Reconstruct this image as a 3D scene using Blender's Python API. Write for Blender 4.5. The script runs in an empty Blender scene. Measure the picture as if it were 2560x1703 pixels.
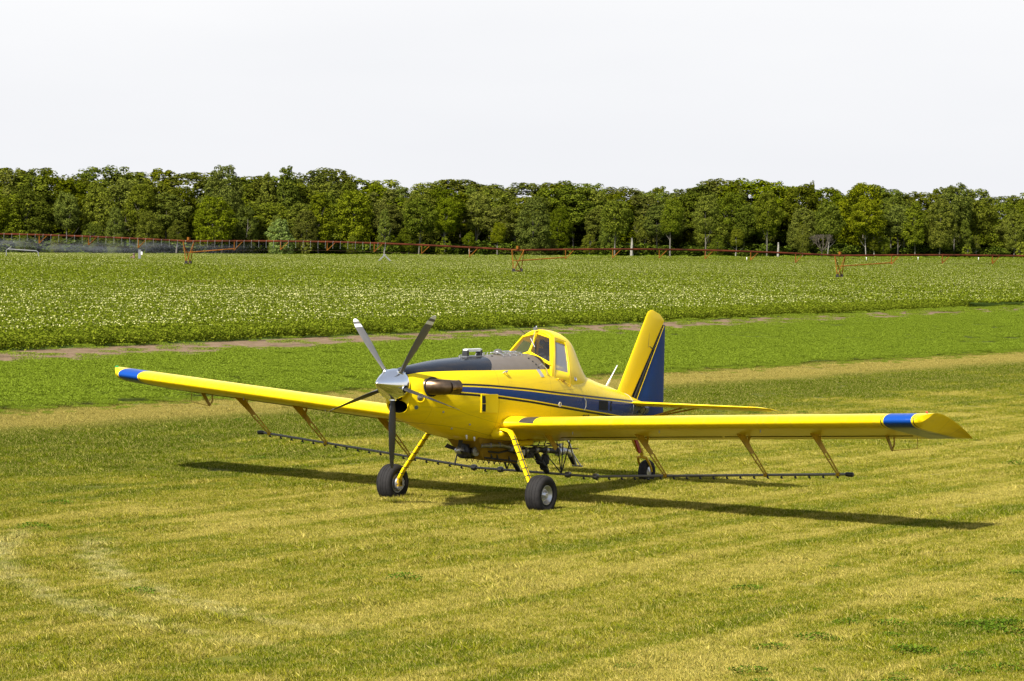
import bpy, math, random
import numpy as np
from mathutils import Vector, Matrix
PI = math.pi
R = math.radians
rng = np.random.default_rng(7)
random.seed(7)
scene = bpy.context.scene
COL = scene.collection

# ------------------------------------------------------------------ camera
CAM = np.array([38.384, 25.938, 4.568])
FW = np.array([-0.83697853, -0.54600566, -0.03667095])
RT = np.array([-0.54689363, 0.83694423, 0.02077769])
UP = np.array([-0.0193468, -0.03744558, 0.99911137])
FPX = 6717.27
cd = bpy.data.cameras.new("camera")
cd.sensor_width = 36.0
cd.lens = FPX / 2560 * 36
cd.clip_start = 0.5
cd.clip_end = 6000
cam = bpy.data.objects.new("camera", cd)
COL.objects.link(cam)
bk = -FW
cam.matrix_world = Matrix(((RT[0], UP[0], bk[0], CAM[0]), (RT[1], UP[1], bk[1], CAM[1]), (RT[2], UP[2], bk[2], CAM[2]), (0, 0, 0, 1)))
scene.camera = cam

# ------------------------------------------------------------------ sky and sun
SUN_AZ, SUN_EL = 2.0, 45.0            # azimuth from +x towards +y
world = bpy.data.worlds.new("World")
scene.world = world
world.use_nodes = True
wt = world.node_tree
wt.nodes.clear()
wo = wt.nodes.new("ShaderNodeOutputWorld")
wb = wt.nodes.new("ShaderNodeBackground")
wb.inputs[1].default_value = 0.093
sk = wt.nodes.new("ShaderNodeTexSky")
sk.sky_type = 'NISHITA'
sk.sun_disc = False
sk.sun_elevation = R(SUN_EL)
sk.sun_rotation = R(90 - SUN_AZ)
sk.air_density = 1.0
sk.dust_density = 1.0
sk.ozone_density = 1.0
# thin high haze: white towards the horizon, bluer overhead
tc = wt.nodes.new("ShaderNodeTexCoord")
sx = wt.nodes.new("ShaderNodeSeparateXYZ")
wt.links.new(tc.outputs['Generated'], sx.inputs[0])
cr = wt.nodes.new("ShaderNodeValToRGB")
cr.color_ramp.elements[0].position = 0.0
cr.color_ramp.elements[0].color = (1, 1, 1, 1)
_e = cr.color_ramp.elements.new(0.11)
_e.color = (1, 1, 1, 1)
cr.color_ramp.elements[2].position = 0.34
cr.color_ramp.elements[2].color = (0.32, 0.32, 0.32, 1)
wt.links.new(sx.outputs[2], cr.inputs[0])
wn = wt.nodes.new("ShaderNodeTexNoise")
wn.inputs['Scale'].default_value = 3.0
wn.inputs['Detail'].default_value = 4
wmp = wt.nodes.new("ShaderNodeMapping")
wmp.inputs['Scale'].default_value = (1, 1, 5)
wt.links.new(tc.outputs['Generated'], wmp.inputs[0])
wt.links.new(wmp.outputs[0], wn.inputs['Vector'])
hz = wt.nodes.new("ShaderNodeMixRGB")
hz.inputs[1].default_value = (5.00, 5.06, 5.24, 1)
hz.inputs[2].default_value = (5.62, 5.64, 5.70, 1)
zf = wt.nodes.new("ShaderNodeMath"); zf.operation = 'MULTIPLY_ADD'; zf.inputs[1].default_value = 7.0; zf.use_clamp = True
zn = wt.nodes.new("ShaderNodeMath"); zn.operation = 'MULTIPLY_ADD'; zn.inputs[1].default_value = 1.5; zn.inputs[2].default_value = -.72
wt.links.new(wn.outputs[0], zn.inputs[0]); wt.links.new(sx.outputs[2], zf.inputs[0]); wt.links.new(zn.outputs[0], zf.inputs[2])
wt.links.new(zf.outputs[0], hz.inputs[0])
mx = wt.nodes.new("ShaderNodeMixRGB")
wt.links.new(cr.outputs[0], mx.inputs[0])
wt.links.new(sk.outputs[0], mx.inputs[1])
wt.links.new(hz.outputs[0], mx.inputs[2])
wt.links.new(mx.outputs[0], wb.inputs[0])
wt.links.new(wb.outputs[0], wo.inputs[0])

sd = bpy.data.lights.new("sun", 'SUN')
sd.energy = 5.0
sd.angle = R(2.4)
sd.color = (1.0, 0.955, 0.87)
sun = bpy.data.objects.new("sun", sd)
COL.objects.link(sun)
sdir = Vector((math.cos(R(SUN_EL)) * math.cos(R(SUN_AZ)), math.cos(R(SUN_EL)) * math.sin(R(SUN_AZ)), math.sin(R(SUN_EL))))
sun.rotation_euler = sdir.to_track_quat('Z', 'Y').to_euler()
sun.location = (30, 5, 60)

scene.view_settings.view_transform = 'Standard'
scene.view_settings.look = 'None'
scene.view_settings.exposure = 0.93
scene.view_settings.gamma = 1.0
scene.render.resolution_x = 1024
scene.render.resolution_y = 681
scene.cycles.max_bounces = 8
scene.cycles.transparent_max_bounces = 12
scene.cycles.volume_step_rate = 2.0

# ------------------------------------------------------------------ helpers
FH = np.array([FW[0], FW[1]]) / math.hypot(FW[0], FW[1])     # view heading on the ground
RH = np.array([FH[1], -FH[0]])                                # to the right of it
def ground_z(x, y):
    """flat near the aircraft; far fields fall gently to the left and rise to the right"""
    dx, dy = x - CAM[0], y - CAM[1]
    d = dx * FH[0] + dy * FH[1]
    l = dx * RH[0] + dy * RH[1]
    t = np.clip((d - 380) / 330.0, 0, 1)
    t = t * t * (3 - 2 * t)
    return t * (l * 0.0142 + 0.3)
def at(px, d):
    """point of the ground at forward distance d seen at picture column px"""
    l = (px - 1280) / FPX * d
    return CAM[0] + FH[0] * d + RH[0] * l, CAM[1] + FH[1] * d + RH[1] * l

def tag(o, label=None, cat=None, group=None, kind=None):
    if label: o['label'] = label
    if cat: o['category'] = cat
    if group: o['group'] = group
    if kind: o['kind'] = kind
    return o
def empty(name, loc=(0, 0, 0), rz=0):
    o = bpy.data.objects.new(name, None)
    COL.objects.link(o)
    o.location = loc
    o.rotation_euler = (0, 0, rz)
    o.empty_display_size = 0.2
    return o

class MB:
    """collects shapes; build() links them as one mesh object"""
    def __init__(s):
        s.v = []; s.f = []; s.m = []
    def add(s, vs, fs, mi=0):
        b = len(s.v)
        s.v += [tuple(map(float, p)) for p in vs]
        s.f += [tuple(b + i for i in f) for f in fs]
        s.m += [mi] * len(fs)
        return s
    def box(s, c, size, ax=None, mi=0):
        c = np.array(c, float)
        X, Y, Z = (np.eye(3) if ax is None else np.array(ax, float))
        h = np.array(size, float) / 2
        vs = [c + X * h[0] * i + Y * h[1] * j + Z * h[2] * k for i in (-1, 1) for j in (-1, 1) for k in (-1, 1)]
        return s.add(vs, [(0, 1, 3, 2), (4, 6, 7, 5), (0, 4, 5, 1), (2, 3, 7, 6), (0, 2, 6, 4), (1, 5, 7, 3)], mi)
    def bar(s, p, q, w, t, mi=0, up=(0, 0, 1)):
        p = np.array(p, float); q = np.array(q, float)
        d = q - p; L = np.linalg.norm(d); d /= L
        u = np.array(up, float); sd_ = np.cross(u, d)
        if np.linalg.norm(sd_) < 1e-4: sd_ = np.cross((1, 0, 0), d)
        sd_ /= np.linalg.norm(sd_); u = np.cross(d, sd_)
        return s.box((p + q) / 2, (L, w, t), (d, sd_, u), mi)
    def tube(s, path, r, n=10, cap=True, mi=0, closed=False):
        P = [np.array(p, float) for p in path]
        rs = r if isinstance(r, (list, tuple)) else [r] * len(P)
        rings = []
        prev = None
        for i, p in enumerate(P):
            if closed: t = P[(i + 1) % len(P)] - P[i - 1]
            else: t = P[min(i + 1, len(P) - 1)] - P[max(i - 1, 0)]
            t = t / (np.linalg.norm(t) + 1e-12)
            if prev is None:
                a = np.array((0, 0, 1.)) if abs(t[2]) < .9 else np.array((1., 0, 0))
            else: a = prev
            u = a - t * (a @ t); u /= np.linalg.norm(u); prev = u
            w = np.cross(t, u)
            rings.append([p + rs[i] * (math.cos(2 * PI * k / n) * u + math.sin(2 * PI * k / n) * w) for k in range(n)])
        return s.loft(rings, cap=cap and not closed, mi=mi, wrap=closed)
    def loft(s, rings, cap=True, mi=0, wrap=False, close=True, capmi=None):
        n = len(rings[0]); vs = [p for r_ in rings for p in r_]; fs = []
        m = len(rings)
        for i in range(m if wrap else m - 1):
            a, b = i * n, ((i + 1) % m) * n
            for k in range(n if close else n - 1):
                k2 = (k + 1) % n
                fs.append((a + k, a + k2, b + k2, b + k))
        s.add(vs, fs, mi)
        if cap:
            base = len(s.v) - len(vs)
            cm = mi if capmi is None else capmi
            s.f.append(tuple(base + k for k in reversed(range(n)))); s.m.append(cm)
            s.f.append(tuple(base + (m - 1) * n + k for k in range(n))); s.m.append(cm)
        return s
    def lathe(s, prof, c, axis, n=32, mi=0, cap=False):
        """prof: (distance along axis, radius)"""
        a = np.array(axis, float); a /= np.linalg.norm(a)
        h = np.array((0, 0, 1.)) if abs(a[2]) < .9 else np.array((1., 0, 0))
        u = np.cross(h, a); u /= np.linalg.norm(u); w = np.cross(a, u)
        c = np.array(c, float)
        rings = [[c + a * d + rr * (math.cos(2 * PI * k / n) * u + math.sin(2 * PI * k / n) * w) for k in range(n)] for d, rr in prof]
        return s.loft(rings, cap=cap, mi=mi)
    def prism(s, poly, off, mi=0):
        """flat outline (3D points) extruded by vector off"""
        n = len(poly); P = [np.array(p, float) for p in poly]; o = np.array(off, float)
        vs = P + [p + o for p in P]
        fs = [tuple(reversed(range(n))), tuple(range(n, 2 * n))] + [(i, (i + 1) % n, n + (i + 1) % n, n + i) for i in range(n)]
        return s.add(vs, fs, mi)
    def build(s, name, mat, parent=None, smooth=35, recalc=True, loc=None):
        me = bpy.data.meshes.new(name)
        me.from_pydata(s.v, [], s.f)
        mats = mat if isinstance(mat, (list, tuple)) else [mat]
        for m in mats: me.materials.append(m)
        if len(mats) > 1: me.polygons.foreach_set('material_index', s.m)
        me.update()
        if recalc:
            import bmesh
            bm = bmesh.new(); bm.from_mesh(me)
            bmesh.ops.recalc_face_normals(bm, faces=bm.faces)
            bm.to_mesh(me); bm.free()
        if smooth:
            me.polygons.foreach_set('use_smooth', [True] * len(me.polygons))
            me.set_sharp_from_angle(angle=R(smooth))
        o = bpy.data.objects.new(name, me)
        COL.objects.link(o)
        if parent: o.parent = parent
        if loc: o.location = loc
        return o

# ------------------------------------------------------------------ materials
class NT:
    def __init__(s, mat):
        s.mat = mat; mat.use_nodes = True
        s.t = mat.node_tree; s.t.nodes.clear()
        s.out = s.t.nodes.new('ShaderNodeOutputMaterial')
    def n(s, typ, **kw):
        nd = s.t.nodes.new(typ)
        for k, v in kw.items(): setattr(nd, k, v)
        return nd
    def set(s, sock, v):
        if isinstance(v, bpy.types.NodeSocket): s.t.links.new(v, sock)
        elif isinstance(v, (tuple, list)) and len(v) == 3 and sock.type == 'RGBA': sock.default_value = (*v, 1)
        else: sock.default_value = v
    def m(s, op, a, b=0.0, c=None, clamp=False):
        nd = s.n('ShaderNodeMath', operation=op, use_clamp=clamp)
        s.set(nd.inputs[0], a); s.set(nd.inputs[1], b)
        if c is not None: s.set(nd.inputs[2], c)
        return nd.outputs[0]
    def mix(s, f, a, b, typ='MIX'):
        nd = s.n('ShaderNodeMixRGB', blend_type=typ)
        s.set(nd.inputs[0], f); s.set(nd.inputs[1], a); s.set(nd.inputs[2], b)
        return nd.outputs[0]
    def noise(s, vec, scale, detail=3, rough=.55, out=0):
        nd = s.n('ShaderNodeTexNoise')
        if vec is not None: s.set(nd.inputs['Vector'], vec)
        nd.inputs['Scale'].default_value = scale; nd.inputs['Detail'].default_value = detail
        nd.inputs['Roughness'].default_value = rough
        return nd.outputs[out]
    def mapv(s, vec, scale=(1, 1, 1), loc=(0, 0, 0)):
        nd = s.n('ShaderNodeMapping'); s.set(nd.inputs[0], vec)
        nd.inputs['Scale'].default_value = scale; nd.inputs['Location'].default_value = loc
        return nd.outputs[0]
    def ramp(s, f, stops):
        nd = s.n('ShaderNodeValToRGB'); s.set(nd.inputs[0], f)
        e = nd.color_ramp.elements
        while len(e) < len(stops): e.new(0.5)
        for el, (p, c) in zip(e, stops):
            el.position = p
            el.color = (*c, 1) if isinstance(c, (tuple, list)) else (c, c, c, 1)
        return nd.outputs[0]
    def sstep(s, v, a, b):
        nd = s.n('ShaderNodeMapRange', interpolation_type='SMOOTHSTEP')
        s.set(nd.inputs[0], v); nd.inputs[1].default_value = a; nd.inputs[2].default_value = b
        return nd.outputs[0]
    def bsdf(s, color, rough=.5, metal=0.0, coat=0.0, bump=None, bstr=.2, bdist=.01, spec=.5):
        p = s.n('ShaderNodeBsdfPrincipled')
        s.set(p.inputs['Base Color'], color); s.set(p.inputs['Roughness'], rough)
        s.set(p.inputs['Metallic'], metal); s.set(p.inputs['Coat Weight'], coat)
        p.inputs['Coat Roughness'].default_value = .04
        s.set(p.inputs['Specular IOR Level'], spec)
        if bump is not None:
            b = s.n('ShaderNodeBump'); b.inputs['Strength'].default_value = bstr; b.inputs['Distance'].default_value = bdist
            s.set(b.inputs['Height'], bump); s.t.links.new(b.outputs[0], p.inputs['Normal'])
        s.t.links.new(p.outputs[0], s.out.inputs[0])
        return p

def simple(name, col, rough=.5, metal=0, coat=0, var=.12, scale=6, spec=.5):
    mt = bpy.data.materials.new(name); N = NT(mt)
    tcn = N.n('ShaderNodeTexCoord')
    nz = N.noise(tcn.outputs['Object'], scale, 4)
    dark = tuple(c * (1 - var * 1.6) for c in col); lite = tuple(min(1, c * (1 + var)) for c in col)
    c = N.ramp(nz, [(.3, dark), (.7, lite)])
    r_ = N.m('MULTIPLY_ADD', nz, .2, max(0.02, rough - .1))
    N.bsdf(c, r_, metal, coat, bump=nz, bstr=.08, spec=spec)
    return mt

YEL = (0.82, 0.59, 0.006)
BLUE = (0.002, 0.032, 0.185)
BLK = (0.012, 0.013, 0.016)
M = {}
def paint_nodes(N, P):
    """grime and mild panel waviness shared by all painted aircraft skins"""
    n1 = N.noise(P, 1.4, 5, .6); n2 = N.noise(P, 14, 4, .6)
    g = N.sstep(N.m('ADD', N.m('MULTIPLY', n1, .7), N.m('MULTIPLY', n2, .3)), .50, .72)
    wav = N.noise(N.mapv(P, (2.2, 2.2, 2.2)), 1.5, 2)
    return g, wav
def mat_yellow():
    mt = bpy.data.materials.new('yellow_paint'); N = NT(mt)
    P = N.n('ShaderNodeTexCoord').outputs['Object']
    g, wav = paint_nodes(N, P)
    c = N.mix(N.m('MULTIPLY', g, .10), YEL, (.45, .30, .03))
    N.bsdf(c, N.m('MULTIPLY_ADD', g, .12, .30), 0, .05, bump=wav, bstr=.15, bdist=.015, spec=.15)
    return mt
M['yellow'] = mat_yellow()
M['chrome'] = simple('polished_metal', (.86, .86, .86), .14, 1.0, var=.03)
M['blade'] = simple('blade_grey_paint', (.16, .155, .15), .38, .15, var=.1)
M['bronze'] = simple('heat_stained_steel', (.20, .135, .085), .34, 1.0, var=.3, scale=5)
M['black'] = simple('black_plastic', (.015, .015, .016), .45)
M['rubber'] = simple('tyre_rubber', (.017, .0155, .015), .8, var=.2, scale=12, spec=.25)
M['steel'] = simple('dull_steel', (.33, .33, .34), .42, .9)
M['boom'] = simple('boom_aluminium', (.20, .195, .19), .40, .7)
M['castalu'] = simple('cast_aluminium', (.55, .55, .56), .38, .8)
M['white'] = simple('white_paint', (.78, .78, .76), .4)
M['dark'] = simple('dark_interior', (.02, .02, .022), .8)
M['greyint'] = simple('grey_interior_paint', (.34, .34, .37), .6)
M['red'] = simple('red_paint', (.30, .012, .010), .45)
M['bluep'] = simple('blue_paint', (.002, .028, .165), .4, 0, 0, var=.06, spec=.12)
M['yellowbrown'] = simple('brownish_yellow_paint', (.42, .26, .02), .5, 0, 0, var=.25, scale=4)  # darker, browner yellow than the main skin, blotchy
M['oldyellow'] = simple('dull_yellow_paint', (.50, .31, .012), .5, var=.15, spec=.3)
M['hose'] = simple('black_hose', (.02, .02, .02), .6)
M['redbrown'] = simple('faded_red_decal', (.32, .09, .02), .5)
M['redglass'] = simple('red_lamp_glass', (.55, .02, .02), .12)
M['grille'] = simple('blackened_opening', (.006, .006, .006), .9)
M['lens'] = simple('lamp_lens', (.30, .27, .22), .08, .8)

def mat_glass(name, tint, opac):
    mt = bpy.data.materials.new(name); N = NT(mt)
    tr = N.n('ShaderNodeBsdfTransparent'); tr.inputs[0].default_value = (*tint, 1)
    gl = N.n('ShaderNodeBsdfGlossy'); gl.inputs['Roughness'].default_value = .03
    gl.inputs[0].default_value = (1, 1, 1, 1)
    df = N.n('ShaderNodeBsdfDiffuse'); df.inputs[0].default_value = (.6, .6, .66, 1)
    fr = N.n('ShaderNodeFresnel'); N.set(fr.inputs[0], N.m('SUBTRACT', 1.5, N.m('MULTIPLY', N.n('ShaderNodeNewGeometry').outputs['Backfacing'], .8333)))
    mx1 = N.n('ShaderNodeMixShader'); mx2 = N.n('ShaderNodeMixShader')
    mx1.inputs[0].default_value = opac
    N.t.links.new(tr.outputs[0], mx1.inputs[1]); N.t.links.new(df.outputs[0], mx1.inputs[2])
    N.t.links.new(fr.outputs[0], mx2.inputs[0])
    N.t.links.new(mx1.outputs[0], mx2.inputs[1]); N.t.links.new(gl.outputs[0], mx2.inputs[2])
    N.t.links.new(mx2.outputs[0], N.out.inputs[0])
    return mt
M['glass'] = mat_glass('windscreen_glass', (.82, .86, .84), .01)
M['doorglass'] = mat_glass('door_glass', (.55, .56, .60), .30)

def fcurve(N, x, pts, x0, x1, y0, y1):
    u = N.m('DIVIDE', N.m('SUBTRACT', x, x0), x1 - x0, clamp=True)
    nd = N.n('ShaderNodeFloatCurve'); N.set(nd.inputs['Value'], u)
    c = nd.mapping.curves[0]
    P = sorted([((a - x0) / (x1 - x0), (b - y0) / (y1 - y0)) for a, b in pts])
    c.points[0].location = P[0]; c.points[1].location = P[-1]
    for p in P[1:-1]: c.points.new(*p)
    for p in c.points: p.handle_type = 'AUTO'
    nd.mapping.use_clip = False
    nd.mapping.update()
    return N.m('MULTIPLY_ADD', nd.outputs[0], y1 - y0, y0)

def mat_livery():
    mt = bpy.data.materials.new('fuselage_livery'); N = NT(mt)
    P = N.n('ShaderNodeTexCoord').outputs['Object']
    sp = N.n('ShaderNodeSeparateXYZ'); N.set(sp.inputs[0], P)
    x, y, z = sp.outputs
    gt = lambda a, b: N.m('GREATER_THAN', a, b)
    lt = lambda a, b: N.m('LESS_THAN', a, b)
    A = lambda *v: v[0] if len(v) == 1 else N.m('MULTIPLY', v[0], A(*v[1:]))
    b1 = fcurve(N, x, [(-6.2, 1.535), (-4.79, 1.67), (-3.33, 1.80), (-2.03, 1.92), (-.7, 2.05), (1.02, 2.17), (2.2, 2.19)], -6.2, 2.2, 1, 2.7)
    b2 = fcurve(N, x, [(-6.2, 1.19), (-4.79, 1.355), (-4.1, 1.44), (-3.33, 1.53), (-2.03, 1.69), (-.7, 1.86), (1.02, 2.03), (2.2, 2.09)], -6.2, 2.2, 1, 2.7)
    aft = lt(x, 1.42)
    col = YEL
    blk1 = A(lt(z, b1), gt(z, N.m('SUBTRACT', b1, .034)), aft)
    blu = A(lt(z, N.m('SUBTRACT', b1, .056)), gt(z, b2), aft)
    blk2 = A(lt(z, N.m('SUBTRACT', b2, .020)), gt(z, N.m('SUBTRACT', b2, .058)), aft)
    tail = A(lt(x, -5.32), lt(z, N.m('SUBTRACT', b1, .056)))
    nz = N.noise(P, 3, 4)
    g, wav = paint_nodes(N, P)
    c = N.mix(N.m('MULTIPLY', g, .10), YEL, (.45, .30, .03))
    c = N.mix(blk1, c, BLK); c = N.mix(blk2, c, BLK)
    c = N.mix(N.m('MAXIMUM', blu, tail), c, BLUE)
    # anti-glare top
    e = fcurve(N, x, [(-6.2, 2.33), (-1.75, 2.33), (.03, 2.362), (1.3, 2.375), (1.9, 2.355), (2.2, 2.30)], -6.2, 2.2, 1, 2.7)
    top = A(gt(z, e), gt(x, -1.93))
    taupe = A(lt(x, N.m('SUBTRACT', .03, N.m('MULTIPLY', N.m('SUBTRACT', z, 2.37), 1.6))), gt(x, N.m('ADD', -1.66, N.m('MULTIPLY', N.m('SUBTRACT', z, 2.33), -.3))))
    topc = N.mix(taupe, (.004, .005, .008), N.mix(N.noise(P, 9, 4), (.115, .095, .075), (.150, .128, .106)))
    c = N.mix(top, c, topc)
    # panel seams
    def seam(v, p, w=.004): return N.m('LESS_THAN', N.m('ABSOLUTE', N.m('SUBTRACT', v, p)), w)
    low = fcurve(N, x, [(-6.2, 1.30), (-.4, 1.42), (.7, 1.62), (1.3, 1.76), (2.2, 1.80)], -6.2, 2.2, 1, 2.7)
    low2 = fcurve(N, x, [(-6.2, 1.2), (-.4, 1.20), (.7, 1.38), (1.6, 1.50), (2.2, 1.55)], -6.2, 2.2, 1, 2.7)
    sm = N.m('MAXIMUM', seam(x, -.05), N.m('MAXIMUM', seam(x, 1.63, .003), N.m('MAXIMUM', seam(N.m('SUBTRACT', z, low), 0, .003), seam(N.m('SUBTRACT', z, low2), 0, .004))))
    sm = N.m('MAXIMUM', sm, N.m('MAXIMUM', seam(x, -1.72, .003), seam(x, -3.6, .003)))
    dr = A(gt(x, -2.66), lt(x, -1.75), seam(z, 1.95, .005))
    sm = N.m('MAXIMUM', sm, dr)
    c = N.mix(N.m('MULTIPLY', sm, .45), c, (.06, .04, .01))
    # exhaust soot behind the stack, streaked aft
    so = N.m('MULTIPLY', N.sstep(N.noise(N.mapv(P, (.6, 1, 7)), 2.2, 5, .7), .42, .8), .20)
    c = N.mix(so, c, (.12, .08, .03))
    rgh = N.mix(top, N.m('MULTIPLY_ADD', g, .10, .24), N.mix(taupe, (.26, .26, .26), (.42, .42, .42)))
    N.bsdf(c, rgh, 0, N.m('MULTIPLY', .06, N.m('SUBTRACT', 1, taupe)), bump=wav, bstr=.15, bdist=.015, spec=N.mix(top, (.13, .13, .13), (.30, .30, .30)))
    return mt
M['livery'] = mat_livery()

def mat_wing():
    mt = bpy.data.materials.new('wing_livery'); N = NT(mt)
    P = N.n('ShaderNodeTexCoord').outputs['Object']
    sp = N.n('ShaderNodeSeparateXYZ'); N.set(sp.inputs[0], P)
    x, y, z = sp.outputs
    ay = N.m('ABSOLUTE', y)
    bt = lambda v, a, b: N.m('MULTIPLY', N.m('GREATER_THAN', v, a), N.m('LESS_THAN', v, b))
    g, wav = paint_nodes(N, P)
    c = N.mix(N.m('MULTIPLY', g, .12), YEL, (.45, .30, .03))
    # dark wing-walk strip by the root of the left wing
    wk = N.m('MULTIPLY', N.m('MULTIPLY', bt(y, .90, 1.20), N.m('GREATER_THAN', z, 1.47)), N.m('LESS_THAN', x, .1))
    c = N.mix(wk, c, (.05, .045, .04))
    # riveted seams: spanwise and ribs
    seam = lambda v, p, w: N.m('LESS_THAN', N.m('ABSOLUTE', N.m('SUBTRACT', v, p)), w)
    sm = N.m('MAXIMUM', seam(x, -1.62, .006), seam(x, -1.18, .003))
    rb = N.m('LESS_THAN', N.m('ABSOLUTE', N.m('SUBTRACT', N.m('FRACT', N.m('DIVIDE', ay, .61)), .5)), .004)
    sm = N.m('MAXIMUM', sm, N.m('MULTIPLY', rb, N.m('LESS_THAN', x, -.5)))
    c = N.mix(N.m('MULTIPLY', sm, .5), c, (.10, .07, .01))
    st = N.sstep(N.noise(N.mapv(P, (1.2, 9, 1)), 1.5, 4), .5, .75)
    c = N.mix(N.m('MULTIPLY', st, .20), c, (.34, .23, .05))
    c = N.mix(bt(ay, 7.735, 8.21), c, (.005, .050, .26))
    c = N.mix(N.m('MAXIMUM', bt(ay, 7.685, 7.702), bt(ay, 8.243, 8.26)), c, BLK)
    N.bsdf(c, .28, 0, .02, spec=.2, bump=N.m('ADD', wav, N.m('MULTIPLY', N.noise(N.mapv(P, (.6, 3, 1)), 2.5, 2), .8)), bstr=.35, bdist=.02)
    return mt
M['wing'] = mat_wing()

def mat_blade():
    mt = bpy.data.materials.new('propeller_blade_paint'); N = NT(mt)
    P = N.n('ShaderNodeTexCoord').outputs['Object']
    d = N.n('ShaderNodeVectorMath', operation='LENGTH')
    v = N.n('ShaderNodeVectorMath', operation='SUBTRACT'); N.set(v.inputs[0], P); v.inputs[1].default_value = (2.209, 0, 2.163)
    N.t.links.new(v.outputs[0], d.inputs[0])
    r_ = d.outputs['Value']
    bt = lambda v_, a, b: N.m('MULTIPLY', N.m('GREATER_THAN', v_, a), N.m('LESS_THAN', v_, b))
    w = N.m('MAXIMUM', bt(r_, 1.325, 2), bt(r_, 1.21, 1.275))
    nz = N.noise(P, 8, 4)
    c = N.mix(w, N.mix(nz, (.10, .097, .092), (.15, .145, .138)), (.75, .74, .70))
    N.bsdf(c, N.m('MULTIPLY_ADD', nz, .2, .40), 0, 0, spec=.25)
    return mt
M['bladep'] = mat_blade()

# --- vegetation colours -------------------------------------------------
TURF_DRY = (.40, .305, .075)
TURF_GRN = (.135, .165, .016)
def turf_color(N, rnd=None):
    P = N.n('ShaderNodeNewGeometry').outputs['Position']
    sp = N.n('ShaderNodeSeparateXYZ'); N.set(sp.inputs[0], P)
    x, y, z = sp.outputs
    st = N.noise(N.mapv(P, (.045, 1.15, 0)), 1.0, 5, .62)          # mowing rows along x
    pt = N.noise(N.mapv(P, (1, 1, 0)), .28, 4, .55)
    fn = N.noise(N.mapv(P, (1, 1, 0)), 3.0, 4, .6)
    dry = N.m('ADD', N.m('MULTIPLY', st, 1.08), N.m('ADD', N.m('MULTIPLY', pt, .60), N.m('MULTIPLY', fn, .62)))
    # greener belt beyond the aircraft, dry strip along the alfalfa
    belt = N.m('MULTIPLY', N.m('SUBTRACT', 1, N.sstep(N.m('ADD', y, N.m('MULTIPLY', N.m('SUBTRACT', pt, .5), 9.0)), -16.0, -2.0)), .34)
    wv = N.m('ADD', y, N.m('MULTIPLY', N.m('SUBTRACT', N.noise(N.mapv(P, (.25, .6, 0)), 1.0, 5, .7), .5), 4.0))
    strip = N.m('MULTIPLY', N.sstep(wv, -22.8, -20.6), N.m('SUBTRACT', 1, N.sstep(wv, -18.6, -15.6)))
    dry = N.m('SUBTRACT', N.m('ADD', dry, -.01), belt)
    # lusher weeds near the right foreground
    dx = N.m('SUBTRACT', x, 8.5); dy = N.m('SUBTRACT', y, 14.5)
    dd = N.m('SQRT', N.m('ADD', N.m('MULTIPLY', N.m('MULTIPLY', dx, dx), .25), N.m('MULTIPLY', dy, dy)))
    dry = N.m('SUBTRACT', dry, N.m('MULTIPLY', N.m('SUBTRACT', 1, N.sstep(dd, .8, 3.2)), .16))
    f = N.sstep(dry, .82, 1.34)
    c = N.ramp(f, [(0, (.098, .135, .005)), (.30, (.175, .202, .008)), (.60, (.272, .256, .018)), (1, (.47, .395, .085))])
    # two flattened wheel tracks curving through the left foreground
    tr = None
    ex = N.m('SUBTRACT', x, 1.416); ey = N.m('SUBTRACT', y, 9.291)
    rad = N.m('SQRT', N.m('ADD', N.m('MULTIPLY', ex, ex), N.m('MULTIPLY', ey, ey)))
    rad = N.m('ADD', rad, N.m('MULTIPLY', N.m('SUBTRACT', N.noise(N.mapv(P, (1, 1, 0)), 1.3, 3), .5), .5))
    for r0 in (12.296, 12.296 + 1.35):
        b = N.m('SUBTRACT', 1, N.sstep(N.m('ABSOLUTE', N.m('SUBTRACT', rad, r0)), .08, .40))
        tr = b if tr is None else N.m('MAXIMUM', tr, b)
    tr = N.m('MULTIPLY', tr, N.m('MULTIPLY', N.sstep(x, 7.5, 9.5), N.m('SUBTRACT', 1, N.sstep(y, 4.5, 9.0))))
    tr = N.m('MULTIPLY', tr, N.sstep(fn, .36, .62))
    c = N.mix(N.m('MULTIPLY', tr, .62), c, (.58, .53, .24))
    c = N.mix(N.m('MULTIPLY', strip, .85), c, N.mix(fn, (.30, .235, .05), (.56, .44, .13)))
    return c, y, wv, fn, P
M['turfblade'] = None
def mat_turfblade():
    mt = bpy.data.materials.new('grass_blades'); N = NT(mt)
    c, y, wv, fn, P = turf_color(N)
    isl = N.n('ShaderNodeNewGeometry').outputs['Random Per Island']
    c = N.mix(N.m('MULTIPLY', N.m('GREATER_THAN', isl, .76), .62), c, (.56, .47, .15))
    c = N.mix(N.m('MULTIPLY', N.m('LESS_THAN', isl, .26), .6), c, (.075, .105, .006))
    hsv = N.n('ShaderNodeHueSaturation'); N.set(hsv.inputs['Value'], N.m('MULTIPLY_ADD', N.m('FRACT', N.m('MULTIPLY', isl, 7.31)), .70, .64)); N.set(hsv.inputs['Color'], c)
    d = N.n('ShaderNodeBsdfDiffuse'); t = N.n('ShaderNodeBsdfTranslucent'); mxs = N.n('ShaderNodeMixShader')
    N.t.links.new(hsv.outputs[0], d.inputs[0]); N.t.links.new(hsv.outputs[0], t.inputs[0]); mxs.inputs[0].default_value = .30
    N.t.links.new(d.outputs[0], mxs.inputs[1]); N.t.links.new(t.outputs[0], mxs.inputs[2]); N.t.links.new(mxs.outputs[0], N.out.inputs[0])
    return mt
M['turfblade'] = mat_turfblade()

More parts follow.
